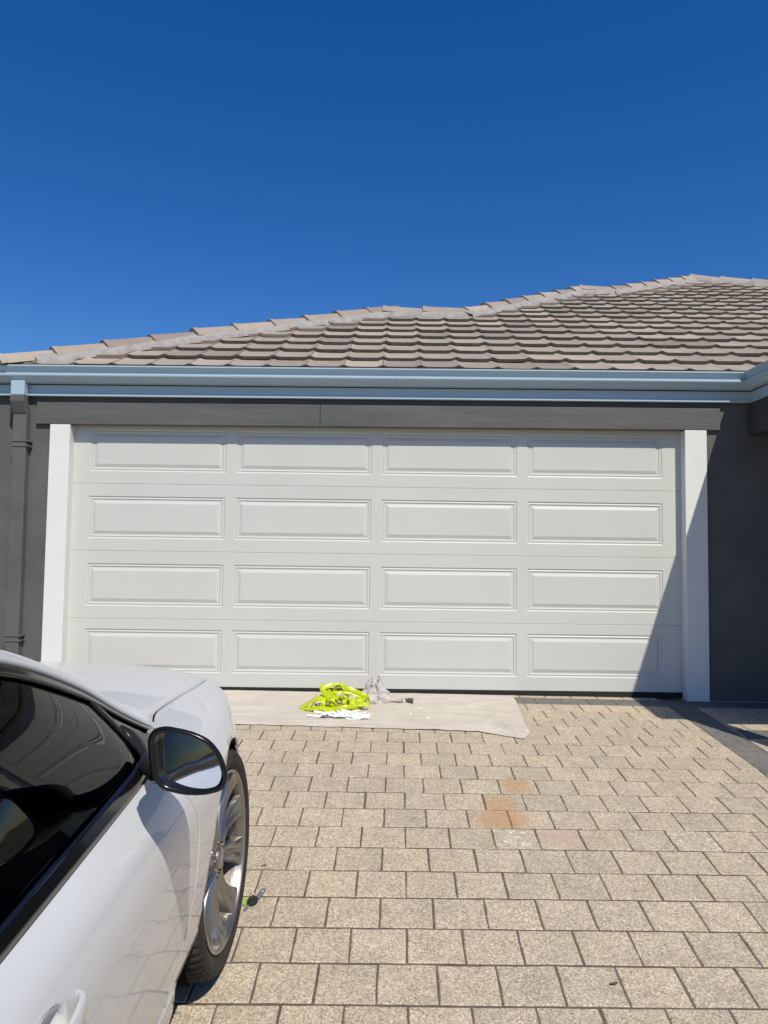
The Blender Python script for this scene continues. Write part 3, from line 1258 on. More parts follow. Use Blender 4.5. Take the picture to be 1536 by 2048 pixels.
def ug(w_):
    return pchip([0.15, 0.33, 0.386, 0.46, 0.54, 0.67, 0.78, 0.87, 1.0], [-0.66, -0.645, -0.585, -0.515, -0.473, -0.437, -0.478, -0.53, -0.56], w_)


GU = np.zeros((len(ST), len(rp_fine)))
GV = np.zeros_like(GU)
GW = np.zeros_like(GU)
for i, s in enumerate(ST):
    kv = np.array([keyrow(r_, s)[0] for r_ in range(9)])
    kw = np.array([keyrow(r_, s)[1] for r_ in range(9)])
    w_ = crom(cp, kw, rp_fine)
    hat = max(0.0, 1 - abs(s - SEAM) / 0.33)
    hat = hat * hat * (3 - 2 * hat)
    u = s + (ug(w_) - SEAM) * hat
    GU[i] = u
    for j in range(len(rp_fine)):
        kv2 = np.array([float(pchip(UK, KV[r_], u[j])) for r_ in range(9)])
        kw2 = np.array([float(pchip(UK, KW[r_], u[j])) for r_ in range(9)])
        GV[i, j] = crom(cp, kv2, [rp_fine[j]])[0]
        GW[i, j] = crom(cp, kw2, [rp_fine[j]])[0]


def col(u):
    return int(np.argmin(abs(ST - u)))


ARCH = [(0.0, 0.35, 0.372), (-2.85, 0.35, 0.372)]


def solid(o, th=0.012, off=-1):
    md = o.modifiers.new('thickness', 'SOLIDIFY')
    md.thickness = th
    md.offset = off
    return o


def arch_cut(vs, fs, arch):
    """open wheel arches and cups: clip every face exactly at the ellipses (u, w, radius u, radius w)"""
    V_ = [tuple(v) for v in vs]
    for ar_ in arch:
        au, aw, ru = ar_[:3]
        rw = ar_[3] if len(ar_) > 3 else ru

        def g_(p):
            return math.hypot((p[0] - au) / ru, (p[2] - aw) / rw) - 1
        val = [g_(p) for p in V_]
        cutv = {}

        def cross(i, j):
            key = (min(i, j), max(i, j))
            if key not in cutv:
                lo, hi = (i, j) if val[i] > 0 else (j, i)
                A_0, B_0 = np.array(V_[lo]), np.array(V_[hi])
                t0, t1 = 0.0, 1.0
                for _ in range(22):
                    tm = (t0 + t1) / 2
                    if g_(A_0 + (B_0 - A_0) * tm) > 0:
                        t0 = tm
                    else:
                        t1 = tm
                V_.append(tuple(A_0 + (B_0 - A_0) * t0))
                cutv[key] = len(V_) - 1
            return cutv[key]
        out = []
        for f in fs:
            ins = [val[q] <= 0 for q in f]
            if not any(ins):
                out.append(f)
                continue
            if all(ins):
                continue
            nf = []
            for k in range(len(f)):
                i, j = f[k], f[(k + 1) % len(f)]
                if val[i] > 0:
                    nf.append(i)
                if (val[i] > 0) != (val[j] > 0):
                    nf.append(cross(i, j))
            if len(nf) > 2:
                out.append(nf)
        fs = out
    return V_, fs


def panel(name, c0, c1, r0, r1, side, mt, arch=None, gap=(1, 1, 1, 1), off=0.0, label=None, th=0.012):
    i0, i1 = col(c0), col(c1)
    j0, j1 = r0 * RS, r1 * RS
    vs, fs = [], []
    g = 0.0024
    for i in range(i0, i1 + 1):
        for j in range(j0, j1 + 1):
            u, v, w_ = GU[i, j], GV[i, j] + off, GW[i, j]
            if i == i0 and gap[0]:
                u += g
            if i == i1 and gap[1]:
                u -= g
            if j == j0 and gap[2]:
                w_ += 0.002
            if j == j1 and gap[3]:
                v += 0.001
            vs.append((u, -side * v, w_))
    nj = j1 - j0 + 1
    for i in range(i1 - i0):
        for j in range(nj - 1):
            a = i * nj + j
            f = [a, a + nj, a + nj + 1, a + 1]
            fs.append(f if side > 0 else f[::-1])
    if arch:
        vs, fs = arch_cut(vs, fs, arch)
    me = mesh(name, vs, fs, mt, True)
    bm = bmesh.new()
    bm.from_mesh(me)
    bmesh.ops.delete(bm, geom=[v for v in bm.verts if not v.link_faces], context='VERTS')
    bm.to_mesh(me)
    bm.free()
    o = ob(name, me, car, label=label)
    solid(o, th)
    return o


doors = {}
for side in (1, -1):
    panel('sill', -2.42, -0.40, 0, 2, side, M['paint'], ARCH)
    doors[side] = panel('front_door', -1.62, SEAM, 2, 8, side, M['paint'], [(-1.25, 0.75, 0.06, 0.0345)])
    panel('rear_door', -2.56, -1.62, 2, 8, side, M['paint'], ARCH)
    panel('fender', SEAM, 0.56, 2, 8, side, M['paint'], ARCH, gap=(1, 1, 0, 1))
    panel('rear_quarter', -3.42, -2.56, 2, 8, side, M['paint'], ARCH)


def end_panel(name, c0, c1, mt, front):
    """bumper wrapping round the end of the car, both sides in one piece"""
    i0, i1 = col(c0), col(c1)
    n = len(rp_fine)
    colsR = [[(GU[i, j], -GV[i, j], GW[i, j]) for j in range(n)] for i in range(i0, i1 + 1)]
    if not front:
        colsR = colsR[::-1]
    colsL = [[(x, -y_, z) for x, y_, z in c_] for c_ in colsR][::-1]
    end = colsR[-1]
    mid = []
    for q in range(1, 12):
        f = 1 - 2 * q / 12
        mid.append([(x + (0.045 if front else -0.05) * (1 - f * f), y_ * f, z) for x, y_, z in end])
    mb_ = MB()
    mb_.grid(colsR + mid + colsL, flip=not front)
    o = ob(name, mb_.me(name, mt, True), car)
    solid(o, 0.01)
    return o


end_panel('front_bumper', 0.56, 0.92, M['paint'], True)
end_panel('rear_bumper', -3.82, -3.42, M['paint'], False)
# lamps lie as thin lenses over the corners
for side in (1, -1):
    panel('headlight', 0.6, 0.84, 5, 7, side, M['headlamp'], off=0.004, gap=(0, 0, 0, 0), th=0.006)
    panel('tail_light', -3.78, -3.40, 5, 7, side, M['red_lens'], off=0.004, gap=(0, 0, 0, 0), th=0.006)


def deck(name, us, wc, side_gap, mt, ux=None):
    """bonnet or boot lid: full width skin between the two shoulder lines"""
    T = np.linspace(-1, 1, 41)
    rows = []
    for k, u in enumerate(us):
        row = []
        for t_ in T:
            uu = u + (ux(t_) * (1 - k / (len(us) - 1)) ** 2 if ux else 0)
            v8, w8 = keyrow(8, uu)
            v8, w8 = float(v8), float(w8)
            a = abs(t_)
            c_ = float(wc(uu))
            w_ = c_ + (w8 - c_) * (0.28 * a ** 2 + 0.72 * a ** 4.2)
            row.append((uu, -t_ * (v8 - side_gap), w_ + 0.0005))
        rows.append(row)
    mb_ = MB()
    mb_.grid(rows, flip=False)
    me = mb_.me(name, mt, True)
    o = ob(name, fixn(me), car)
    solid(o, 0.01)
    return o


deck('bonnet', np.linspace(-0.2, 0.90, 50), lambda u: pchip([-0.2, -0.05, 0.1, 0.3, 0.5, 0.68, 0.82, 0.92], [0.96, 0.943, 0.925, 0.893, 0.848, 0.785, 0.71, 0.63], u), 0.0045, M['paint'], lambda t_: 0.1 * (1 - t_ * t_))
deck('boot_lid', np.linspace(-3.16, -3.80, 20), lambda u: pchip([-3.82, -3.6, -3.3, -3.1], [0.93, 0.985, 1.0, 1.0], u), 0.0045, M['paint'])

# greenhouse
PU = [-3.25, -3.1, -2.9, -2.55, -2.1, -1.6, -1.2, -0.89, -0.61, -0.40, -0.24, -0.10, 0.0]
PVv = [.72, .70, .675, .65, .635, .64, .655, .678, .700, .722, .745, .762, .765]
PWw = [.91, .99, 1.12, 1.27, 1.35, 1.382, 1.338, 1.242, 1.104, .967, .866, .785, .74]


def pil(u):
    return float(pchip(PU, PVv, u)), float(pchip(PU, PWw, u))


def belt(u):
    v, w_ = keyrow(8, u)
    return float(v) - 0.004, float(w_)


uu = np.linspace(-3.2, -0.06, 120)
for side in (1, -1):
    rows = []
    for u in uu:
        v, w_ = pil(u)
        rows.append([(u, -side * (v + a), w_ + b_) for a, b_ in ((-0.004, -0.006), (0.004, 0.0), (0.0055, 0.006), (0.0015, 0.016), (-0.009, 0.0255), (-0.026, 0.0325), (-0.055, 0.039), (-0.075, 0.0415))])
    mb = MB()
    mb.grid(rows, flip=side < 0)
    o = ob('roof_pillar', mb.me('roof_pillar', M['paint'], True), car)
    solid(o, 0.008)


def top_skin(name, u0, u1, mt, n, dz=0.0, inset_=0.075, crown=0.055):
    rows = []
    for u in np.linspace(u0, u1, n):
        v, w_ = pil(u)
        ve, we = v - inset_, w_ + 0.041
        rows.append([(u, -t_ * ve, we + dz + crown * (1 - abs(t_) ** 2.2)) for t_ in np.linspace(-1, 1, 33)])
    mb_ = MB()
    mb_.grid(rows)
    return ob(name, fixn(mb_.me(name, mt, True)), car)


solid(top_skin('roof_panel', -2.45, -0.965, M['paint'], 50), 0.008)
top_skin('windscreen', -0.96, -0.10, M['glass'], 30, dz=-0.002)
top_skin('rear_screen', -3.15, -2.455, M['glass'], 24, dz=-0.002)


def gpt(u, f, side, out=0.0):
    """point on the side glass: f = 0 at the belt, 1 at the roof pillar"""
    vb, wb = belt(u)
    vp, wp = pil(u)
    v = vb + (vp - vb) * f + 0.012 * math.sin(math.pi * f) + out
    return (u, -side * v, wb + (wp - wb) * f)


def gstrip(name, u0, u1, n, f0, f1, side, mt, out, m_=4, parent=None, th=0.004):
    rows = []
    for u in np.linspace(u0, u1, n):
        a = f0(u) if callable(f0) else f0
        b_ = f1(u) if callable(f1) else f1
        rows.append([gpt(u, a + (b_ - a) * q / m_, side, out) for q in range(m_ + 1)])
    mb_ = MB()
    mb_.grid(rows, flip=side < 0)
    o = ob(name, mb_.me(name, mt, True), parent or car)
    if th:
        solid(o, th)
    return o


def fabs(dist, top):
    """fraction of the glass height that equals a distance in metres"""
    def fn(u):
        vb, wb = belt(u)
        vp, wp = pil(u)
        L_ = math.hypot(vp - vb, wp - wb)
        f = min(0.5, dist / max(L_, 1e-3))
        return 1 - f if top else f
    return fn


for side in (1, -1):
    dr = doors[side]
    gstrip('quarter_glass', -0.54, -0.275, 16, 0.0, 1.0, side, M['glass'], -0.012, 8, dr, 0)
    gstrip('window_glass', -1.60, -0.54, 30, 0.0, 1.0, side, M['glass'], -0.012, 8, dr, 0)
    gstrip('rear_window_glass', -3.05, -1.60, 40, 0.0, 1.0, side, M['glass'], -0.012, 8, None, 0)
    gstrip('window_frame', -3.1, -0.245, 90, fabs(0.03, True), 1.0, side, M['gloss_black'], 0.0005, 3, None, 0.006)
    gstrip('belt_moulding', -3.05, -0.27, 90, 0.0, fabs(0.042, False), side, M['gloss_black'], 0.002, 4, None, 0.008)
    # quarter light bar leans forward towards the belt, door pillar behind
    rows = []
    for q in range(9):
        f = q / 8
        u0 = -0.475 - 0.1 * f
        wd = 0.028 + 0.012 * (1 - f) ** 3
        rows.append([gpt(u0 - wd / 2 + wd * z, f, side, -0.003) for z in (0, 0.5, 1)])
    mb = MB()
    mb.grid(rows, flip=side > 0)
    solid(ob('quarter_light_bar', mb.me('quarter_light_bar', M['satin_black'], True), dr), 0.008)
    rows = [[gpt(-1.57 - 0.09 * z, q / 6, side, 0.0) for z in (0, 0.5, 1)] for q in range(7)]
    mb = MB()
    mb.grid(rows, flip=side > 0)
    solid(ob('door_pillar_trim', mb.me('door_pillar_trim', M['gloss_black'], True), car), 0.008)
    # black corner piece that carries the mirror
    rows = [[gpt(-0.52 + 0.22 * z, min(0.85, f * (0.62 - 0.35 * z)), side, 0.003) for z in (0, 0.33, 0.66, 1)] for f in (0, 0.33, 0.66, 1)]
    mb = MB()
    mb.grid(rows, flip=side > 0)
    solid(ob('mirror_corner_trim', mb.me('mirror_corner_trim', M['satin_black'], True), dr), 0.008)

# side mirrors
OUT = [(0.939, 1.028), (0.939, 1.057), (0.948, 1.073), (0.972, 1.081), (1.004, 1.077), (1.044, 1.066), (1.071, 1.051), (1.089, 1.03), (1.102, 1.002), (1.108, 0.967), (1.099, 0.947), (1.073, 0.936), (1.04, 0.932), (0.992, 0.937), (0.961, 0.948), (0.947, 0.969), (0.941, 1.0)]


def closed_smooth(P, n):
    P = P + P[:3]
    q = spline3([(0, a, b_) for a, b_ in P], 400)
    # take one period from the middle
    s = np.concatenate([[0], np.cumsum(np.linalg.norm(np.diff(q, axis=0), axis=1))])
    d0 = s[-1] * 0
    first = np.argmin(np.linalg.norm(q[:60] - np.array([0, *P[1]]), axis=1))
    last_ = 300 + np.argmin(np.linalg.norm(q[300:] - np.array([0, *P[1]]), axis=1))
    ss = np.linspace(s[first], s[last_], n, endpoint=False)
    return [(np.interp(x, s, q[:, 1]), np.interp(x, s, q[:, 2])) for x in ss]


OL = closed_smooth(OUT, 56)
MT, MY = 0.085, -0.12
mcv = sum(p[0] for p in OL) / len(OL)
mcw = sum(p[1] for p in OL) / len(OL)
for side in (1, -1):
    mt = ob('side_mirror', None, car)

    def ringm(u, sc_, dv=0.0, dw=0.0, tilt=0.0):
        return [(u + tilt * (v - mcv), -side * (mcv + (v - mcv) * sc_ + dv), mcw + (w_ - mcw) * sc_ + dw) for v, w_ in OL]
    secs = [ringm(-0.772, 0.82), ringm(-0.795, 0.828), ringm(-0.803, 0.85), ringm(-0.806, 0.93), ringm(-0.803, 0.98), ringm(-0.795, 0.985), ringm(-0.77, 0.95, -0.01, -0.008), ringm(-0.735, 0.86, -0.024, -0.024), ringm(-0.70, 0.76, -0.034, -0.034), ringm(-0.67, 0.64, -0.04, -0.04), ringm(-0.645, 0.5, -0.044, -0.044), ringm(-0.63, 0.32, -0.046, -0.046), ringm(-0.624, 0.1, -0.047, -0.047)]
    mb = MB()
    mb.grid(secs, closev=True, flip=side > 0)
    mb.f.append([(len(secs) - 1) * len(OL) + k for k in range(len(OL))])
    ob('mirror_housing', fixn(mb.me('mirror_housing', M['mirror_black'], True)), mt)
    # glass, slightly convex and turned in towards the driver
    mb = MB()
    gs = [ringm(-0.788, 0.835 * f) for f in (1, 0.8, 0.6, 0.4, 0.2, 0.02)]
    gs = [[(x - 0.002 * (1 - f * f) + MT * (z - mcw) + MY * (-side * y_ - mcv), y_, z) for x, y_, z in r_] for r_, f in zip(gs, (1, 0.8, 0.6, 0.4, 0.2, 0.02))]
    mb.grid(gs, closev=True)
    mb.f.append([5 * len(OL) + k for k in range(len(OL))])
    g_ = ob('mirror_glass', fixn(mb.me('mirror_glass', M['mirror_glass'], True)), mt)
    # arm down to the door corner
    pth = spline3([(-0.70, 0.955, 0.965), (-0.67, 0.925, 0.928), (-0.62, 0.89, 0.905), (-0.575, 0.862, 0.90), (-0.55, 0.84, 0.90)], 14)
    rows = []
    for k, (u, v, w_) in enumerate(pth):
        a_, b_ = 0.045 + 0.012 * k / 13, 0.022
        rows.append([(u + a_ * math.cos(q) * 0.8, -side * v, w_ + b_ * math.sin(q)) for q in np.linspace(0, 2 * math.pi, 16, endpoint=False)])
    mb = MB()
    mb.grid(rows, closev=True)
    ob('mirror_arm', fixn(mb.me('mirror_arm', M['satin_black'], True)), mt)

# door handles: cup in the skin and a pull bar
for side in (1, -1):
    for dname, uc in (('front_door', -1.235), ('rear_door', -2.2)):
        dh = ob('door_handle', None, doors[side] if dname == 'front_door' else car)
        vskin = 0.929
        wc_ = 0.742
        # bar
        pth = spline3([(uc + 0.10, vskin - 0.004, wc_ - 0.004), (uc + 0.088, vskin + 0.018, wc_ - 0.002), (uc + 0.05, vskin + 0.031, wc_), (uc - 0.05, vskin + 0.033, wc_ + 0.003), (uc - 0.095, vskin + 0.02, wc_ + 0.004), (uc - 0.108, vskin - 0.004, wc_ + 0.004)], 26)
        rows = []
        for k, (u, v, w_) in enumerate(pth):
            e = math.sin(math.pi * (k + 0.7) / 26.4) ** 0.5
            rows.append([(u, -side * (v - 0.006 + 0.008 * math.cos(q)), w_ + (0.003 + 0.02 * e) * math.sin(q)) for q in np.linspace(0, 2 * math.pi, 14, endpoint=False)])
        mb = MB()
        mb.grid(rows, closev=True)
        ob('pull_bar', fixn(mb.me('pull_bar', M['paint'], True)), dh)
        # cup rim and dish
        rows = []
        for f, dv in ((1.0, -0.003), (0.97, -0.004), (0.93, -0.009), (0.8, -0.016), (0.5, -0.024), (0.02, -0.027)):
            rows.append([(uc - 0.015 + 0.062 * f * math.cos(q), -side * (vskin + 0.002 + dv), wc_ + 0.008 + 0.036 * f * math.sin(q)) for q in np.linspace(0, 2 * math.pi, 36, endpoint=False)])
        mb = MB()
        mb.grid(rows, closev=True)
        ob('handle_cup', fixn(mb.me('handle_cup', M['paint'], True)), dh)


# wheels
def lathe(prof, n, side, mat_, name, smooth=True, auto=40, mod=None):
    """prof = (radius, v); axis along the car's v"""
    rows = []
    for k in range(n):
        a = 2 * math.pi * k / n
        rows.append([((r_ + (mod(k, q) if mod else 0)) * math.cos(a), -side * v, (r_ + (mod(k, q) if mod else 0)) * math.sin(a)) for q, (r_, v) in enumerate(prof)])
    mb_ = MB()
    mb_.grid(rows, closeu=True)
    return fixn(mb_.me(name, mat_, smooth, auto))


TR = 0.345
typ = [(0.258, -0.028), (0.266, -0.012), (0.272, -0.004), (0.279, 0.0), (0.286, 0.0015), (0.292, 0.0065), (0.3, 0.0085), (0.308, 0.0085), (0.3155, 0.0075), (0.317, 0.006), (0.3185, 0.0075), (0.326, 0.005), (0.3335, -0.001), (0.339, -0.012), (0.3425, -0.026),
       (0.3435, -0.048), (0.3365, -0.05), (0.3365, -0.058), (0.344, -0.06), (0.345, -0.088), (0.337, -0.09), (0.337, -0.1), (0.345, -0.102), (0.345, -0.135), (0.337, -0.137), (0.337, -0.147), (0.345, -0.149), (0.344, -0.178), (0.3365, -0.18), (0.3365, -0.188), (0.3435, -0.19), (0.3425, -0.212), (0.339, -0.226), (0.33, -0.238), (0.31, -0.245), (0.28, -0.24), (0.258, -0.21)]


def tread(k, q):
    if k % 3 == 0 and (12 <= q <= 15 or 18 <= q <= 19 or 22 <= q <= 23 or 26 <= q <= 27 or 30 <= q <= 32):
        return -0.006
    return 0.0


rimp = [(0.272, -0.004), (0.2725, 0.0015), (0.270, 0.004), (0.2665, 0.0035), (0.264, -0.001), (0.2615, -0.010), (0.2585, -0.03)]
barp = [(0.2586, -0.0295), (0.250, -0.075), (0.243, -0.12), (0.243, -0.2), (0.255, -0.23)]


def spoke_mesh(side):
    """one slender twin ribbed spoke along +w, face concave"""
    rows = []
    rr = np.linspace(0.052, 0.2665, 18)
    for r_ in rr:
        f = (r_ - 0.052) / 0.2145
        hw = 0.0165 + 0.0205 * f + 0.012 * max(0, f - 0.85) / 0.15 * 0.8
        face = -0.022 - 0.012 * math.sin(math.pi * min(1, f * 1.05)) + 0.0195 * f ** 2.5
        sect = [(-1.12, -0.042), (-1.06, -0.010), (-0.84, -0.001), (-0.62, 0.002), (-0.36, -0.001), (-0.22, -0.010), (0.0, -0.013), (0.22, -0.010), (0.36, -0.001), (0.62, 0.002), (0.84, -0.001), (1.06, -0.010), (1.12, -0.042)]
        gd_ = 1.0 - max(0.0, (f - 0.62) / 0.38) ** 1.5
        rows.append([(hw * a, -side * (face + (b_ if abs(b_) > 0.02 else b_ * gd_)), r_) for a, b_ in sect])
    mb_ = MB()
    mb_.grid(rows, flip=side < 0)
    return fixn(mb_.me('spoke', M['alloy'], True, 50))


wheel_me = {}
for side in (1, -1):
    d = {}
    d['tyre'] = lathe(typ, 216, side, M['tyre'], 'tyre', True, 30, tread)
    d['rim'] = lathe(rimp, 96, side, M['alloy'], 'rim')
    d['barrel'] = lathe(barp, 96, side, M['barrel'], 'rim_barrel')
    d['hub'] = lathe([(0.0, -0.012), (0.02, -0.0125), (0.031, -0.015), (0.034, -0.019), (0.036, -0.024), (0.052, -0.026), (0.0655, -0.028), (0.0695, -0.034), (0.07, -0.07)], 48, side, M['alloy'], 'hub')
    d['disc'] = lathe([(0.0, -0.115), (0.09, -0.115), (0.095, -0.12), (0.175, -0.12), (0.176, -0.145)], 48, side, M['brake'], 'brake_disc')
    d['nut'] = lathe([(0.0, -0.018), (0.007, -0.018), (0.0088, -0.0205), (0.0088, -0.034)], 8, side, M['barrel'], 'wheel_nut')
    d['back'] = lathe([(0.05, -0.17), (0.246, -0.17)], 36, side, M['black'], 'wheel_backing')
    d['spoke'] = spoke_mesh(side)
    mb = MB()
    for k in range(9):
        pass
    wheel_me[side] = d
cal = MB()
cal.box(-0.05, 0.05, 0.0, 0.07, 0.11, 0.2)
cal_me = bevel(cal.me('caliper', M['satin_black']), 0.012, 3)
for side in (1, -1):
    for wu in (0.0, -2.85):
        wh = ob('wheel', None, car)
        wh.location = (wu, -side * 0.893, TR)
        d = wheel_me[side]
        ob('tyre', d['tyre'], wh)
        ob('rim', d['rim'], wh)
        ob('rim_barrel', d['barrel'], wh)
        ob('hub', d['hub'], wh)
        ob('brake_disc', d['disc'], wh)
        ob('wheel_backing', d['back'], wh)
        c_ = ob('brake_caliper', cal_me, wh)
        c_.matrix_basis = Matrix.Rotation(R(-100 * 1), 4, 'Y') @ Matrix.Translation((0, 0.06 if side > 0 else -0.13, 0))
        for k in range(10):
            s_ = ob('spoke', d['spoke'], wh)
            s_.rotation_euler = (0, R(36 * k + 6), 0)
        for k in range(5):
            a = R(72 * k + 20)
            n_ = ob('wheel_nut', d['nut'], wh)
            n_.location = (0.052 * math.cos(a), 0, 0.052 * math.sin(a))

# wheel housings, floor and cabin
for side in (1, -1):
    for au, aw, ar in ARCH:
        rows = []
        for q in range(33):
            a = R(-35 + 250 * q / 32)
            rows.append([(au + 0.377 * math.cos(a), -side * v, aw + 0.377 * math.sin(a)) for v in (0.862, 0.75, 0.58)])
        mb = MB()
        mb.grid(rows)
        mb.add([(au + 0.377 * math.cos(R(a)), -side * 0.58, aw + 0.377 * math.sin(R(a))) for a in range(-35, 216, 10)], [list(range(26))])
        ob('wheel_housing', mb.me('wheel_housing', M['black'], True), car)
mb = MB()
mb.box(-3.5, -2.47 + 0.01, -0.56, 0.56, 0.2, 0.5)
mb.box(-2.45, -0.39, -0.8, 0.8, 0.19, 0.25)
mb.box(-0.38, 0.7, -0.56, 0.56, 0.2, 0.55)
ob('floor_pan', mb.me('floor_pan', M['black']), car)
mb = MB()
for side in (1, -1):
    mb.box(-3.0, -0.5, side * 0.80 - 0.02, side * 0.80 + 0.02, 0.25, 0.80)
ob('door_lining', mb.me('door_lining', M['interior']), car)
mb = MB()
mb.grid([[(u, -v, w_) for v in np.linspace(-0.74, 0.74, 9)] for u, w_ in ((-0.1, 0.80), (-0.2, 0.86), (-0.45, 0.905), (-0.62, 0.90), (-0.68, 0.86), (-0.66, 0.7), (-0.6, 0.3))])
ob('dashboard', mb.me('dashboard', M['interior'], True), car)
mb = MB()
mb.grid([[(u, -v, w_) for v in np.linspace(-0.7, 0.7, 7)] for u, w_ in ((-2.45, 0.75), (-2.6, 0.9), (-3.1, 0.93))])
ob('parcel_shelf', mb.me('parcel_shelf', M['interior']), car)


def seat(u, v):
    s0 = ob('seat', None, car)
    def slab(nm, pts, th, wd, r_=0.03):
        mb_ = MB()
        secs_ = []
        P_ = spline3([(a, 0, b_) for a, b_ in pts], 12)
        for k in range(12):
            t_ = P_[min(11, k + 1)] - P_[max(0, k - 1)]
            t_ /= np.linalg.norm(t_)
            nx, nz = -t_[2], t_[0]
            w2 = wd / 2 * (0.86 + 0.14 * math.sin(math.pi * k / 11))
            secs_.append([(P_[k][0] + nx * s1, y1, P_[k][2] + nz * s1) for s1, y1 in ((-th / 2, -w2), (-th / 2, w2), (th / 2, w2 * 0.96), (th / 2, -w2 * 0.96))])
        mb_ = loft(secs_)
        return ob(nm, bevel(mb_.me(nm, M['interior'], True), 0.03, 3, 50), s0)
    slab('seat_cushion', [(u + 0.28, 0.5), (u, 0.5), (u - 0.24, 0.47)], 0.14, 0.5)
    slab('seat_back', [(u - 0.24, 0.5), (u - 0.32, 0.75), (u - 0.44, 1.04)], 0.12, 0.5)
    slab('head_rest', [(u - 0.43, 1.07), (u - 0.45, 1.14), (u - 0.47, 1.24)], 0.09, 0.27)
    s0.location = (0, -v, 0)


seat(-1.3, 0.37)
seat(-1.3, -0.37)
seat(-2.15, 0.37)
seat(-2.15, -0.37)
mb = MB()
rows = []
for k in range(40):
    a = 2 * math.pi * k / 40
    rows.append([(-0.84 + (0.18 + 0.014 * math.cos(q)) * math.sin(a) * 0.42 + 0.014 * math.sin(q) * 0.9, -0.37 + (0.18 + 0.014 * math.cos(q)) * math.cos(a), 0.86 + (0.18 + 0.014 * math.cos(q)) * math.sin(a) * 0.9 - 0.014 * math.sin(q) * 0.42) for q in np.linspace(0, 2 * math.pi, 8, endpoint=False)])
mb.grid(rows, closeu=True, closev=True)
mb.box(-0.85, -0.83, -0.53, -0.21, 0.84, 0.88)
ob('steering_wheel', mb.me('steering_wheel', M['interior'], True), car)

# ------------------------------------------------------------------ painter's things in front of the door
crn = random.Random(21)


def cloth_h(X, Y):
    """relief of the drop cloth: long soft folds"""
    h = 0.004
    for x0, y0, ang, ln, wd, hh in FOLDS:
        dx, dy = X - x0, Y - y0
        a = dx * math.cos(ang) + dy * math.sin(ang)
        b_ = -dx * math.sin(ang) + dy * math.cos(ang) + 0.02 * math.sin(a * 7 + x0 * 9)
        h += 1.5 * hh * math.exp(-(a / ln) ** 2) * math.exp(-(b_ / wd) ** 2)
    return h


FOLDS = [(0.25, 5.02, -0.17, 0.35, 0.022, 0.016), (0.5, 5.12, -0.05, 0.4, 0.03, 0.01), (-0.75, 5.33, -0.08, 0.35, 0.025, 0.010), (-1.0, 5.12, 0.06, 0.3, 0.03, 0.010), (0.55, 4.73, -0.1, 0.22, 0.03, 0.024), (-0.6, 4.82, 0.02, 0.5, 0.02, 0.008), (0.75, 5.35, 0.5, 0.2, 0.03, 0.008), (0.0, 5.42, 0.0, 0.8, 0.04, 0.006), (0.82, 4.75, 1.9, 0.15, 0.02, 0.008), (-0.2, 4.86, -0.06, 0.4, 0.03, 0.007)]
FOLDS += [(0.15, 5.0, -0.2, 0.2, 0.007, 0.014), (0.33, 4.95, -0.15, 0.12, 0.006, 0.01), (-0.65, 5.28, -0.1, 0.22, 0.006, 0.009), (0.48, 5.2, 0.05, 0.25, 0.007, 0.009), (-1.0, 4.95, 0.1, 0.18, 0.007, 0.011), (0.6, 4.9, -0.6, 0.14, 0.006, 0.008), (-0.45, 4.86, -0.05, 0.25, 0.006, 0.008), (0.8, 5.1, 1.0, 0.12, 0.006, 0.007), (0.62, 4.75, -0.25, 0.1, 0.012, 0.02)]
for _ in range(60):
    FOLDS.append((crn.uniform(-1.5, 0.95), crn.uniform(4.7, 5.6), crn.gauss(0, 0.5), crn.uniform(0.06, 0.25), crn.uniform(0.012, 0.03), crn.uniform(-0.002, 0.006)))
xs_ = np.linspace(-1.55, 1.0, 220)
rows = []
for X in xs_:
    # near edge drifts, the right-hand corner flops forward
    yb = float(pchip([-1.6, -0.88, 0.02, 0.45, 0.66, 0.86, 0.93, 1.01], [4.835, 4.79, 4.745, 4.715, 4.685, 4.60, 4.57, 4.68], X)) + 0.003 * math.sin(X * 23) + 0.002 * math.sin(X * 51 + 1)
    yt = 5.605 + 0.006 * math.sin(X * 5)
    row = []
    for q in range(130):
        f = q / 129
        Y = yb + (yt - yb) * f
        Xe = X - 0.066 * max(0, (X - 0.6) / 0.4) * (1 - f) + 0.003 * math.sin(Y * 19) * max(0, (X - 0.8) / 0.2)
        edge = min(1, min(f, 1 - f) * 12)
        h_ = cloth_h(Xe, Y)
        row.append((Xe, Y, gz(Xe, Y) + 0.003 + h_ * (0.5 + 0.5 * edge)))
    rows.append(row)
mb = MB()
mb.grid(rows, flip=False)
me = mb.me('drop_cloth', M['cloth'], True)
cl = ob('drop_cloth', fixn(me), None, 'beige canvas drop cloth spread along the foot of the garage door', 'drop cloth')
solid(cl, 0.0025, 0)


def gh(X, Y):
    return gz(X, Y) + cloth_h(X, Y) + 0.005


# tangle of lime tape
tp = empty('tape_tangle', (-0.275, 5.13, gh(-0.275, 5.13)), 'tangled heap of lime yellow masking tape on the drop cloth', 'tape')


def ribbon(pts, width, wdir, n=60, twist=0.0):
    P_ = spline3(pts, n)
    rows_ = []
    for k in range(n):
        t_ = Vector(P_[min(n - 1, k + 1)] - P_[max(0, k - 1)]).normalized()
        wv = Vector(wdir)
        wv = Matrix.Rotation(twist * k / n, 3, t_) @ wv
        wv = (wv - t_ * wv.dot(t_)).normalized()
        c_ = Vector(P_[k])
        bow = t_.cross(wv) * 0.003
        j_ = t_.cross(wv) * (0.0025 * math.sin(k * 0.9 + P_[0][0] * 80))
        rows_.append([tuple(c_ - wv * width / 2 + j_), tuple(c_ - wv * width * 0.2 + bow), tuple(c_ + wv * width * 0.2 + bow * 0.6), tuple(c_ + wv * width / 2 - j_)])
    mb_ = MB()
    mb_.grid(rows_)
    return mb_


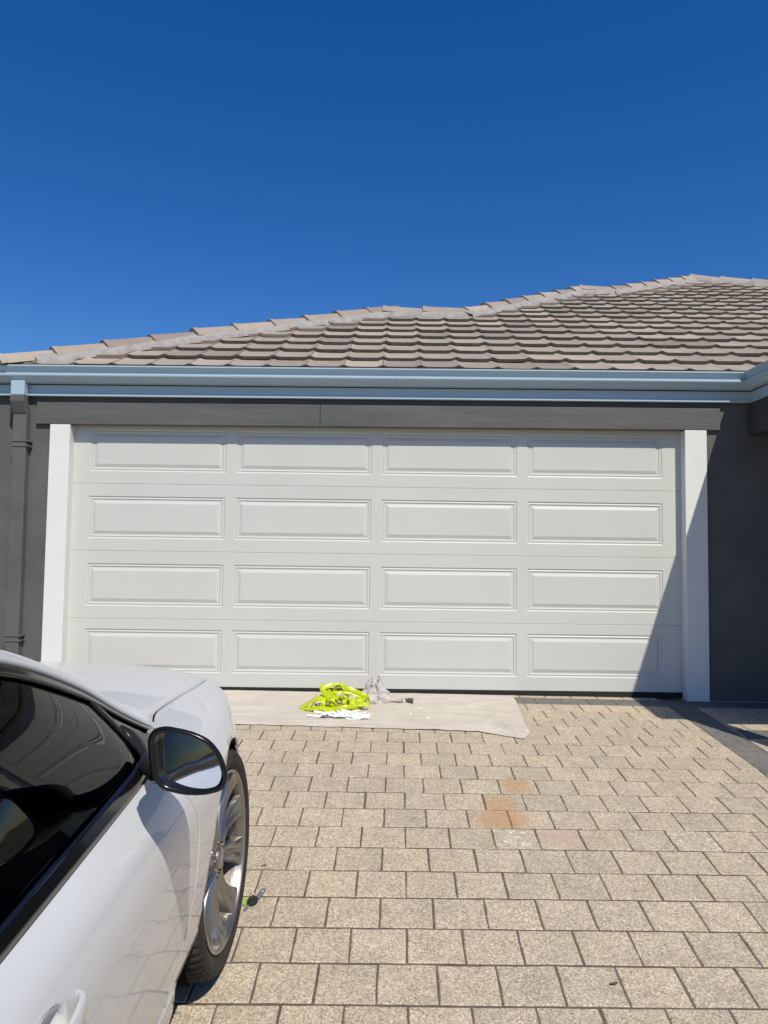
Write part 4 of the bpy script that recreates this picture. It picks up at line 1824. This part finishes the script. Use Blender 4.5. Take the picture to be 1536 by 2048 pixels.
def loop_pts(cx, cy, cz, rx, ry, tilt, az, a0=0, a1=360, n=14, jit=0.006):
    out = []
    for k in range(n):
        a = R(a0 + (a1 - a0) * k / (n - 1))
        x, z = rx * math.cos(a), ry * math.sin(a)
        y_ = crn.gauss(0, jit) + 0.0
        v = Matrix.Rotation(az, 3, 'Z') @ (Matrix.Rotation(tilt, 3, 'X') @ Vector((x, y_, z)))
        out.append((cx + v.x + crn.gauss(0, jit), cy + v.y, max(0.006, cz + v.z)))
    return out


tl = []


def arc(c0, rx, rz_, ax, a0, a1, n=12, lean=0.0):
    """loop in the x-z (ax='y') or y-z (ax='x') plane"""
    out = []
    for k in range(n):
        a = R(a0 + (a1 - a0) * k / (n - 1))
        p, q = rx * math.cos(a), rz_ * math.sin(a)
        j = crn.gauss(0, 0.003)
        out.append((c0[0] + (p if ax == 'y' else j), c0[1] + (p if ax == 'x' else j) + lean * q, max(0.004, c0[2] + q)))
    return out


# wide ring leaning out to the right
tl.append(([(-0.09, 0.03, 0.135), (-0.03, 0.05, 0.152), (0.06, 0.06, 0.132), (0.15, 0.05, 0.10), (0.215, 0.02, 0.066), (0.222, -0.02, 0.045), (0.17, -0.04, 0.04), (0.08, -0.03, 0.056), (0.0, -0.01, 0.078), (-0.07, 0.01, 0.10), (-0.095, 0.02, 0.12)], 0.042, (0.0, 0.35, 1), 0.15))
tl.append(([(-0.02, 0.04, 0.10), (0.05, 0.05, 0.105), (0.13, 0.05, 0.08), (0.19, 0.02, 0.05), (0.18, -0.01, 0.03), (0.1, -0.01, 0.045), (0.02, 0.0, 0.065), (-0.04, 0.01, 0.085)], 0.036, (0.0, 0.6, 0.8), 0.3))
# upright folds on the left of the ring
tl.append(([(-0.105, 0.02, 0.158), (-0.1, 0.0, 0.13), (-0.075, -0.01, 0.095), (-0.045, -0.02, 0.055), (-0.02, -0.03, 0.012)], 0.046, (1, 0.1, 0.45), 0.25))
tl.append(([(-0.105, 0.03, 0.158), (-0.07, 0.045, 0.12), (-0.03, 0.04, 0.08), (0.0, 0.03, 0.03)], 0.046, (1, -0.2, 0.5), -0.3))
tl.append(([(0.0, 0.06, 0.012), (-0.02, 0.06, 0.08), (-0.01, 0.05, 0.135), (0.02, 0.04, 0.158), (0.05, 0.05, 0.13), (0.07, 0.06, 0.06)], 0.05, (0.8, 0.6, 0.0), 0.2))
# bands folded over in front, faces to the open side
tl.append((arc((-0.02, -0.02, 0.04), 0.045, 0.045, 'x', -60, 250), 0.05, (1, 0, 0.15), 0.0))
tl.append((arc((-0.085, -0.01, 0.035), 0.05, 0.04, 'x', -40, 260), 0.052, (1, 0.2, -0.1), 0.2))
tl.append((arc((0.05, -0.05, 0.048), 0.045, 0.042, 'y', -80, 300, lean=0.3), 0.046, (0.1, 1, 0.1), 0.0))
tl.append((arc((0.105, -0.02, 0.036), 0.05, 0.032, 'x', -40, 240), 0.05, (1, -0.3, -0.1), -0.2))
# flat sheets out to the left
tl.append(([(-0.245, 0.0, 0.008), (-0.2, -0.01, 0.03), (-0.15, -0.01, 0.062), (-0.1, 0.0, 0.078), (-0.04, 0.01, 0.07), (0.0, 0.01, 0.05)], 0.07, (0.15, 0.9, 0.55), 0.15))
tl.append(([(-0.25, 0.01, 0.006), (-0.18, -0.05, 0.012), (-0.11, -0.08, 0.02), (-0.04, -0.095, 0.016), (0.03, -0.09, 0.022), (0.1, -0.06, 0.014), (0.17, 0.0, 0.008)], 0.055, (0.1, 0.8, 0.5), 0.3))
tl.append(([(-0.17, -0.05, 0.006), (-0.155, -0.05, 0.04), (-0.125, -0.04, 0.066), (-0.09, -0.05, 0.05), (-0.07, -0.07, 0.012)], 0.05, (0.35, 0.9, 0.1), 0.1))
tl.append(([(-0.02, -0.1, 0.008), (0.03, -0.11, 0.03), (0.08, -0.1, 0.034), (0.13, -0.06, 0.02), (0.15, -0.02, 0.008)], 0.045, (0.2, 0.5, 0.8), 0.5))
tl = [(p, wd * 0.66, wv, tw) for p, wd, wv, tw in tl]
for q in range(7):
    cx_, cy_, cz_ = crn.uniform(-0.13, 0.15), crn.uniform(-0.08, 0.05), crn.uniform(0.03, 0.075)
    r1 = crn.uniform(0.025, 0.07)
    tl.append((arc((cx_, cy_, cz_), r1, crn.uniform(0.02, 0.045), crn.choice('xy'), crn.uniform(-60, 60), crn.uniform(200, 330), lean=crn.uniform(-0.5, 0.5)), crn.uniform(0.02, 0.032), (crn.uniform(0.2, 1), crn.uniform(0.2, 1), crn.uniform(-0.3, 0.3)), crn.uniform(-1, 1)))
for pts_, wd, wdir, tw in tl:
    o = ob('tape_strip', ribbon(pts_, wd, wdir, 60, tw).me('tape_strip', M['tape'], True, 30), tp)

# torn white paper scraps in front of the tape
for k in range(22):
    X = crn.uniform(-0.37, -0.11)
    Y = crn.uniform(4.88, 5.02)
    L_ = crn.uniform(0.05, 0.12)
    wd = crn.uniform(0.018, 0.04)
    if k < 4:
        X, Y, L_, wd = [(-0.38, 4.95, 0.15, 0.022), (-0.12, 4.87, 0.16, 0.03), (-0.2, 4.93, 0.12, 0.05), (-0.28, 4.95, 0.12, 0.05)][k]
    az = crn.gauss(0.0, 0.45) if k > 3 else crn.gauss(-0.1, 0.15)
    cur = crn.uniform(0.0, 0.014)
    e0, e1 = crn.uniform(0.0, 0.5), crn.uniform(0.0, 0.45)
    sk = crn.uniform(-0.4, 0.4) * wd
    rows = []
    for f, q in ((0, e0), (0.22, crn.uniform(0.7, 1)), (0.55, crn.uniform(0.8, 1.1)), (0.82, crn.uniform(0.5, 0.9)), (1, e1)):
        zz = cur * abs(2 * f - 1)
        rows.append([((f - 0.5) * L_ + crn.uniform(-0.004, 0.004), -wd * q / 2 + sk * (f - 0.5), zz), ((f - 0.5) * L_, wd * q / 2 + sk * (f - 0.5), zz + crn.uniform(0, 0.012))])
    mb = MB()
    mb.grid(rows)
    o = ob('paper_scrap', mb.me('paper_scrap', M['paper'], False), None, 'torn white paper scrap lying in front of the lime tape', 'paper scrap', 'torn paper scraps on the drop cloth')
    o.location = (X, Y, gh(X, Y) + 0.002 + 0.0011 * k)
    o.rotation_euler = (crn.gauss(0.1, 0.12), crn.gauss(0, 0.08), az)
    solid(o, 0.0005, 0)

# crumpled grey rag
rows = []
rn = random.Random(3)
ph = [rn.uniform(0, 6.28) for _ in range(12)]
for k in range(30):
    f = k / 29
    row = []
    for q in range(64):
        a = 2 * math.pi * q / 64
        base = float(pchip([0, 0.1, 0.3, 0.5, 0.7, 0.85, 1.0], [0.07, 0.075, 0.062, 0.055, 0.04, 0.036, 0.03], f))
        fold = 0.16 * math.sin(3 * a + ph[0] + 2.0 * f) + 0.13 * math.sin(5 * a + ph[1] - 3 * f) + (0.10 + 0.25 * f) * math.sin(7 * a + ph[2] + f) + 0.07 * math.sin(11 * a + ph[3] + 5 * f)
        bulge = 0.03 * math.exp(-((f - 0.5) / 0.18) ** 2) * max(0, math.cos(a - 0.1)) ** 2
        r_ = base * (1 + fold) + bulge
        x = r_ * math.cos(a) + (-0.005 if f < 0.5 else 0.012 * (f - 0.5)) - 0.025 * (1 - f) * max(0, -math.cos(a))
        y_ = r_ * math.sin(a) * 0.8
        z = f * 0.155 + 0.022 * f * math.sin(5 * a + ph[4]) + 0.012 * math.sin(4 * a + 9 * f + ph[5]) * f
        row.append((x, y_, max(0.0, z)))
    rows.append(row)
for f, zz in ((0.7, 0.135), (0.35, 0.11), (0.05, 0.09)):
    rows.append([(x * f, y_ * f, zz + (z - 0.15) * 0.5) for x, y_, z in rows[29]])
mb = MB()
mb.grid(rows, closev=True)
from mathutils import noise as mnoise
for k, v in enumerate(mb.v):
    p = Vector(v)
    if p.z > 0.003:
        d = mnoise.noise_vector(p * 26) * 0.012 + mnoise.noise_vector(p * 60 + Vector((3, 1, 7))) * 0.007
        rdg = (1 - abs(mnoise.noise(p * 38))) ** 3 * 0.008
        n_ = Vector((p.x, p.y, 0.02)).normalized()
        p = p + d + n_ * rdg
        mb.v[k] = (p.x, p.y, max(0.0, p.z))
rag = ob('rag', fixn(mb.me('rag', M['rag'], True)), None, 'crumpled grey rag standing on the drop cloth beside the lime tape', 'rag')
rag.location = (-0.02, 5.33, gh(-0.02, 5.33) - 0.004)

# paint brush
pb = empty('paint_brush', (0.05, 5.33, gh(0.15, 5.33) + 0.014), 'used paint brush with dark bristles lying beside the grey rag', 'paint brush')
pb.rotation_euler = (0, R(1.5), R(-2))


def xtube(sec, n=14):
    """sec = (x, half width y, half height z)"""
    mb_ = loft([[(x, a * math.cos(q), b_ * math.sin(q)) for q in np.linspace(0, 2 * math.pi, n, endpoint=False)] for x, a, b_ in sec])
    return mb_


ob('handle', fixn(xtube([(-0.03, 0.004, 0.004), (-0.025, 0.009, 0.007), (0.0, 0.011, 0.008), (0.04, 0.009, 0.007), (0.08, 0.011, 0.009), (0.105, 0.018, 0.011), (0.118, 0.02, 0.012)]).me('handle', M['brush_handle'], True)), pb)
ob('ferrule', fixn(xtube([(0.116, 0.0205, 0.0125), (0.119, 0.0225, 0.0135), (0.14, 0.0235, 0.0135), (0.146, 0.0235, 0.013)]).me('ferrule', M['ferrule'], True, 40)), pb)
mb = MB()
for k in range(130):
    a, b_ = crn.uniform(-0.022, 0.022), crn.uniform(-0.011, 0.011)
    sp_ = 1 + crn.uniform(0.15, 0.75)
    L_ = crn.uniform(0.045, 0.062)
    r_ = 0.0014
    e = (0.143 + L_, a * sp_, b_ * sp_ * 1.1)
    mb.add([(0.143, a - r_, b_), (0.143, a + r_, b_), (0.143, a, b_ + r_ * 1.6), (e[0], e[1] - r_ * .6, e[2]), (e[0], e[1] + r_ * .6, e[2]), (e[0], e[1], e[2] + r_)], [[0, 1, 4, 3], [1, 2, 5, 4], [2, 0, 3, 5], [3, 4, 5]])
ob('bristles', mb.me('bristles', M['bristle']), pb)

# ------------------------------------------------------------------ bunch of keys beside the wheel
kx, ky = -0.450, 2.845
kb = empty('key_bunch', (kx, ky, gz(kx, ky) + 0.002), 'car key with black fob, grey metal tag and green tag on the pavers', 'keys')
e = 0.05
kb.rotation_euler = (math.atan((gz(kx, ky + e) - gz(kx, ky - e)) / (2 * e)), 0, 0)


def slab2(poly, z0, z1, mt, name, bv=0.003):
    n = len(poly)
    mb_ = MB()
    mb_.add([(x, y_, z0) for x, y_ in poly] + [(x, y_, z1) for x, y_ in poly], [list(range(n))[::-1], [n + k for k in range(n)]] + [[k, (k + 1) % n, n + (k + 1) % n, n + k] for k in range(n)])
    return bevel(mb_.me(name, mt), bv, 2, 50)


fob = [(0.019 * math.cos(a) * (1 + 0.05 * math.cos(2 * a)), 0.026 * math.sin(a)) for a in np.linspace(0, 2 * math.pi, 20, endpoint=False)]
o = ob('key_fob', slab2(fob, 0.0, 0.013, M['fob'], 'key_fob', 0.004), kb)
o.rotation_euler = (0, 0, R(-12))
mb = MB()
for q in (-0.008, 0.006):
    mb.box(-0.007, 0.007, q - 0.005, q + 0.005, 0.0128, 0.0142)
o2 = ob('fob_button', bevel(mb.me('fob_button', M['satin_black']), 0.0006, 1), o)
o = ob('key_blade', slab2([(-0.0035, -0.058), (0.002, -0.06), (0.0038, -0.055), (0.0038, -0.02), (-0.0038, -0.02), (-0.0038, -0.05)], 0.004, 0.0065, M['steel'], 'key_blade', 0.0005), kb)
o.rotation_euler = (0, 0, R(-22))
o = ob('metal_tag', slab2([(-0.0095, 0.0), (0.0095, 0.0), (0.0095, 0.06), (0.006, 0.068), (-0.006, 0.068), (-0.0095, 0.06)], 0.001, 0.005, M['tag_grey'], 'metal_tag', 0.0012), kb)
o.location = (0.014, 0.018, 0.002)
o.rotation_euler = (0, 0, R(-14))
mb = MB()
mb.add([(0.0055 * math.cos(a), 0.045 + 0.0065 * math.sin(a), 0.0056) for a in np.linspace(-1.7, 1.7, 10)] + [(0.001 + 0.002 * math.cos(a), 0.045 + 0.0035 * math.sin(a), 0.0056) for a in np.linspace(1.7, -1.7, 10)], [list(range(20))])
ob('printed_mark', mb.me('printed_mark', M['white_plastic']), o)
mb = MB()
mb.box(-0.0085, 0.0085, 0.056, 0.067, 0.0006, 0.0054)
ob('tag_cap', bevel(mb.me('tag_cap', M['steel']), 0.001, 1), o)
o = ob('green_tag', slab2([(-0.008, -0.024), (0.007, -0.024), (0.008, 0.02), (0.004, 0.026), (-0.004, 0.026), (-0.009, 0.02)], 0.0005, 0.004, M['tag_green'], 'green_tag', 0.001), kb)
o.location = (-0.024, 0.004, 0)
o.rotation_euler = (0, 0, R(-8))


def torus(R_, r_, n=28, m_=8):
    mb_ = MB()
    mb_.grid([[((R_ + r_ * math.cos(b_)) * math.cos(a), (R_ + r_ * math.cos(b_)) * math.sin(a), r_ * math.sin(b_)) for b_ in np.linspace(0, 2 * math.pi, m_, endpoint=False)] for a in np.linspace(0, 2 * math.pi, n, endpoint=False)], closeu=True, closev=True)
    return mb_


o = ob('key_ring', torus(0.014, 0.0012).me('key_ring', M['steel'], True), kb)
o.location = (-0.004, 0.032, 0.005)
o.rotation_euler = (0.15, 0.2, 0)

# fallen leaf bits
for (X, Y, L_, az, mt, lb) in ((-0.447, 3.095, 0.022, 0.5, 'leaf_green', 'small green leaf lying on a paver beside the car wheel'), (0.749, 2.413, 0.028, 0.2, 'leaf', 'small curled brown leaf lying on a beige paver'), (2.62, 5.2, 0.035, 1.9, 'leaf_green', 'thin leaf lying in the shade under the porch')):
    rows = []
    for q in range(7):
        f = q / 6
        ww = L_ * 0.22 * math.sin(math.pi * (f * 0.9 + 0.05))
        rows.append([((f - 0.5) * L_, -ww, 0.15 * L_ * abs(2 * f - 1) + 0.3 * ww), ((f - 0.5) * L_, 0, 0.12 * L_ * abs(2 * f - 1)), ((f - 0.5) * L_, ww, 0.15 * L_ * abs(2 * f - 1) + 0.4 * ww)])
    mb = MB()
    mb.grid(rows)
    o = ob('leaf', mb.me('leaf', M[mt], True), None, lb, 'leaf')
    o.location = (X, Y, gz(X, Y) + 0.002)
    o.rotation_euler = (0, 0, az)
    solid(o, 0.0005)
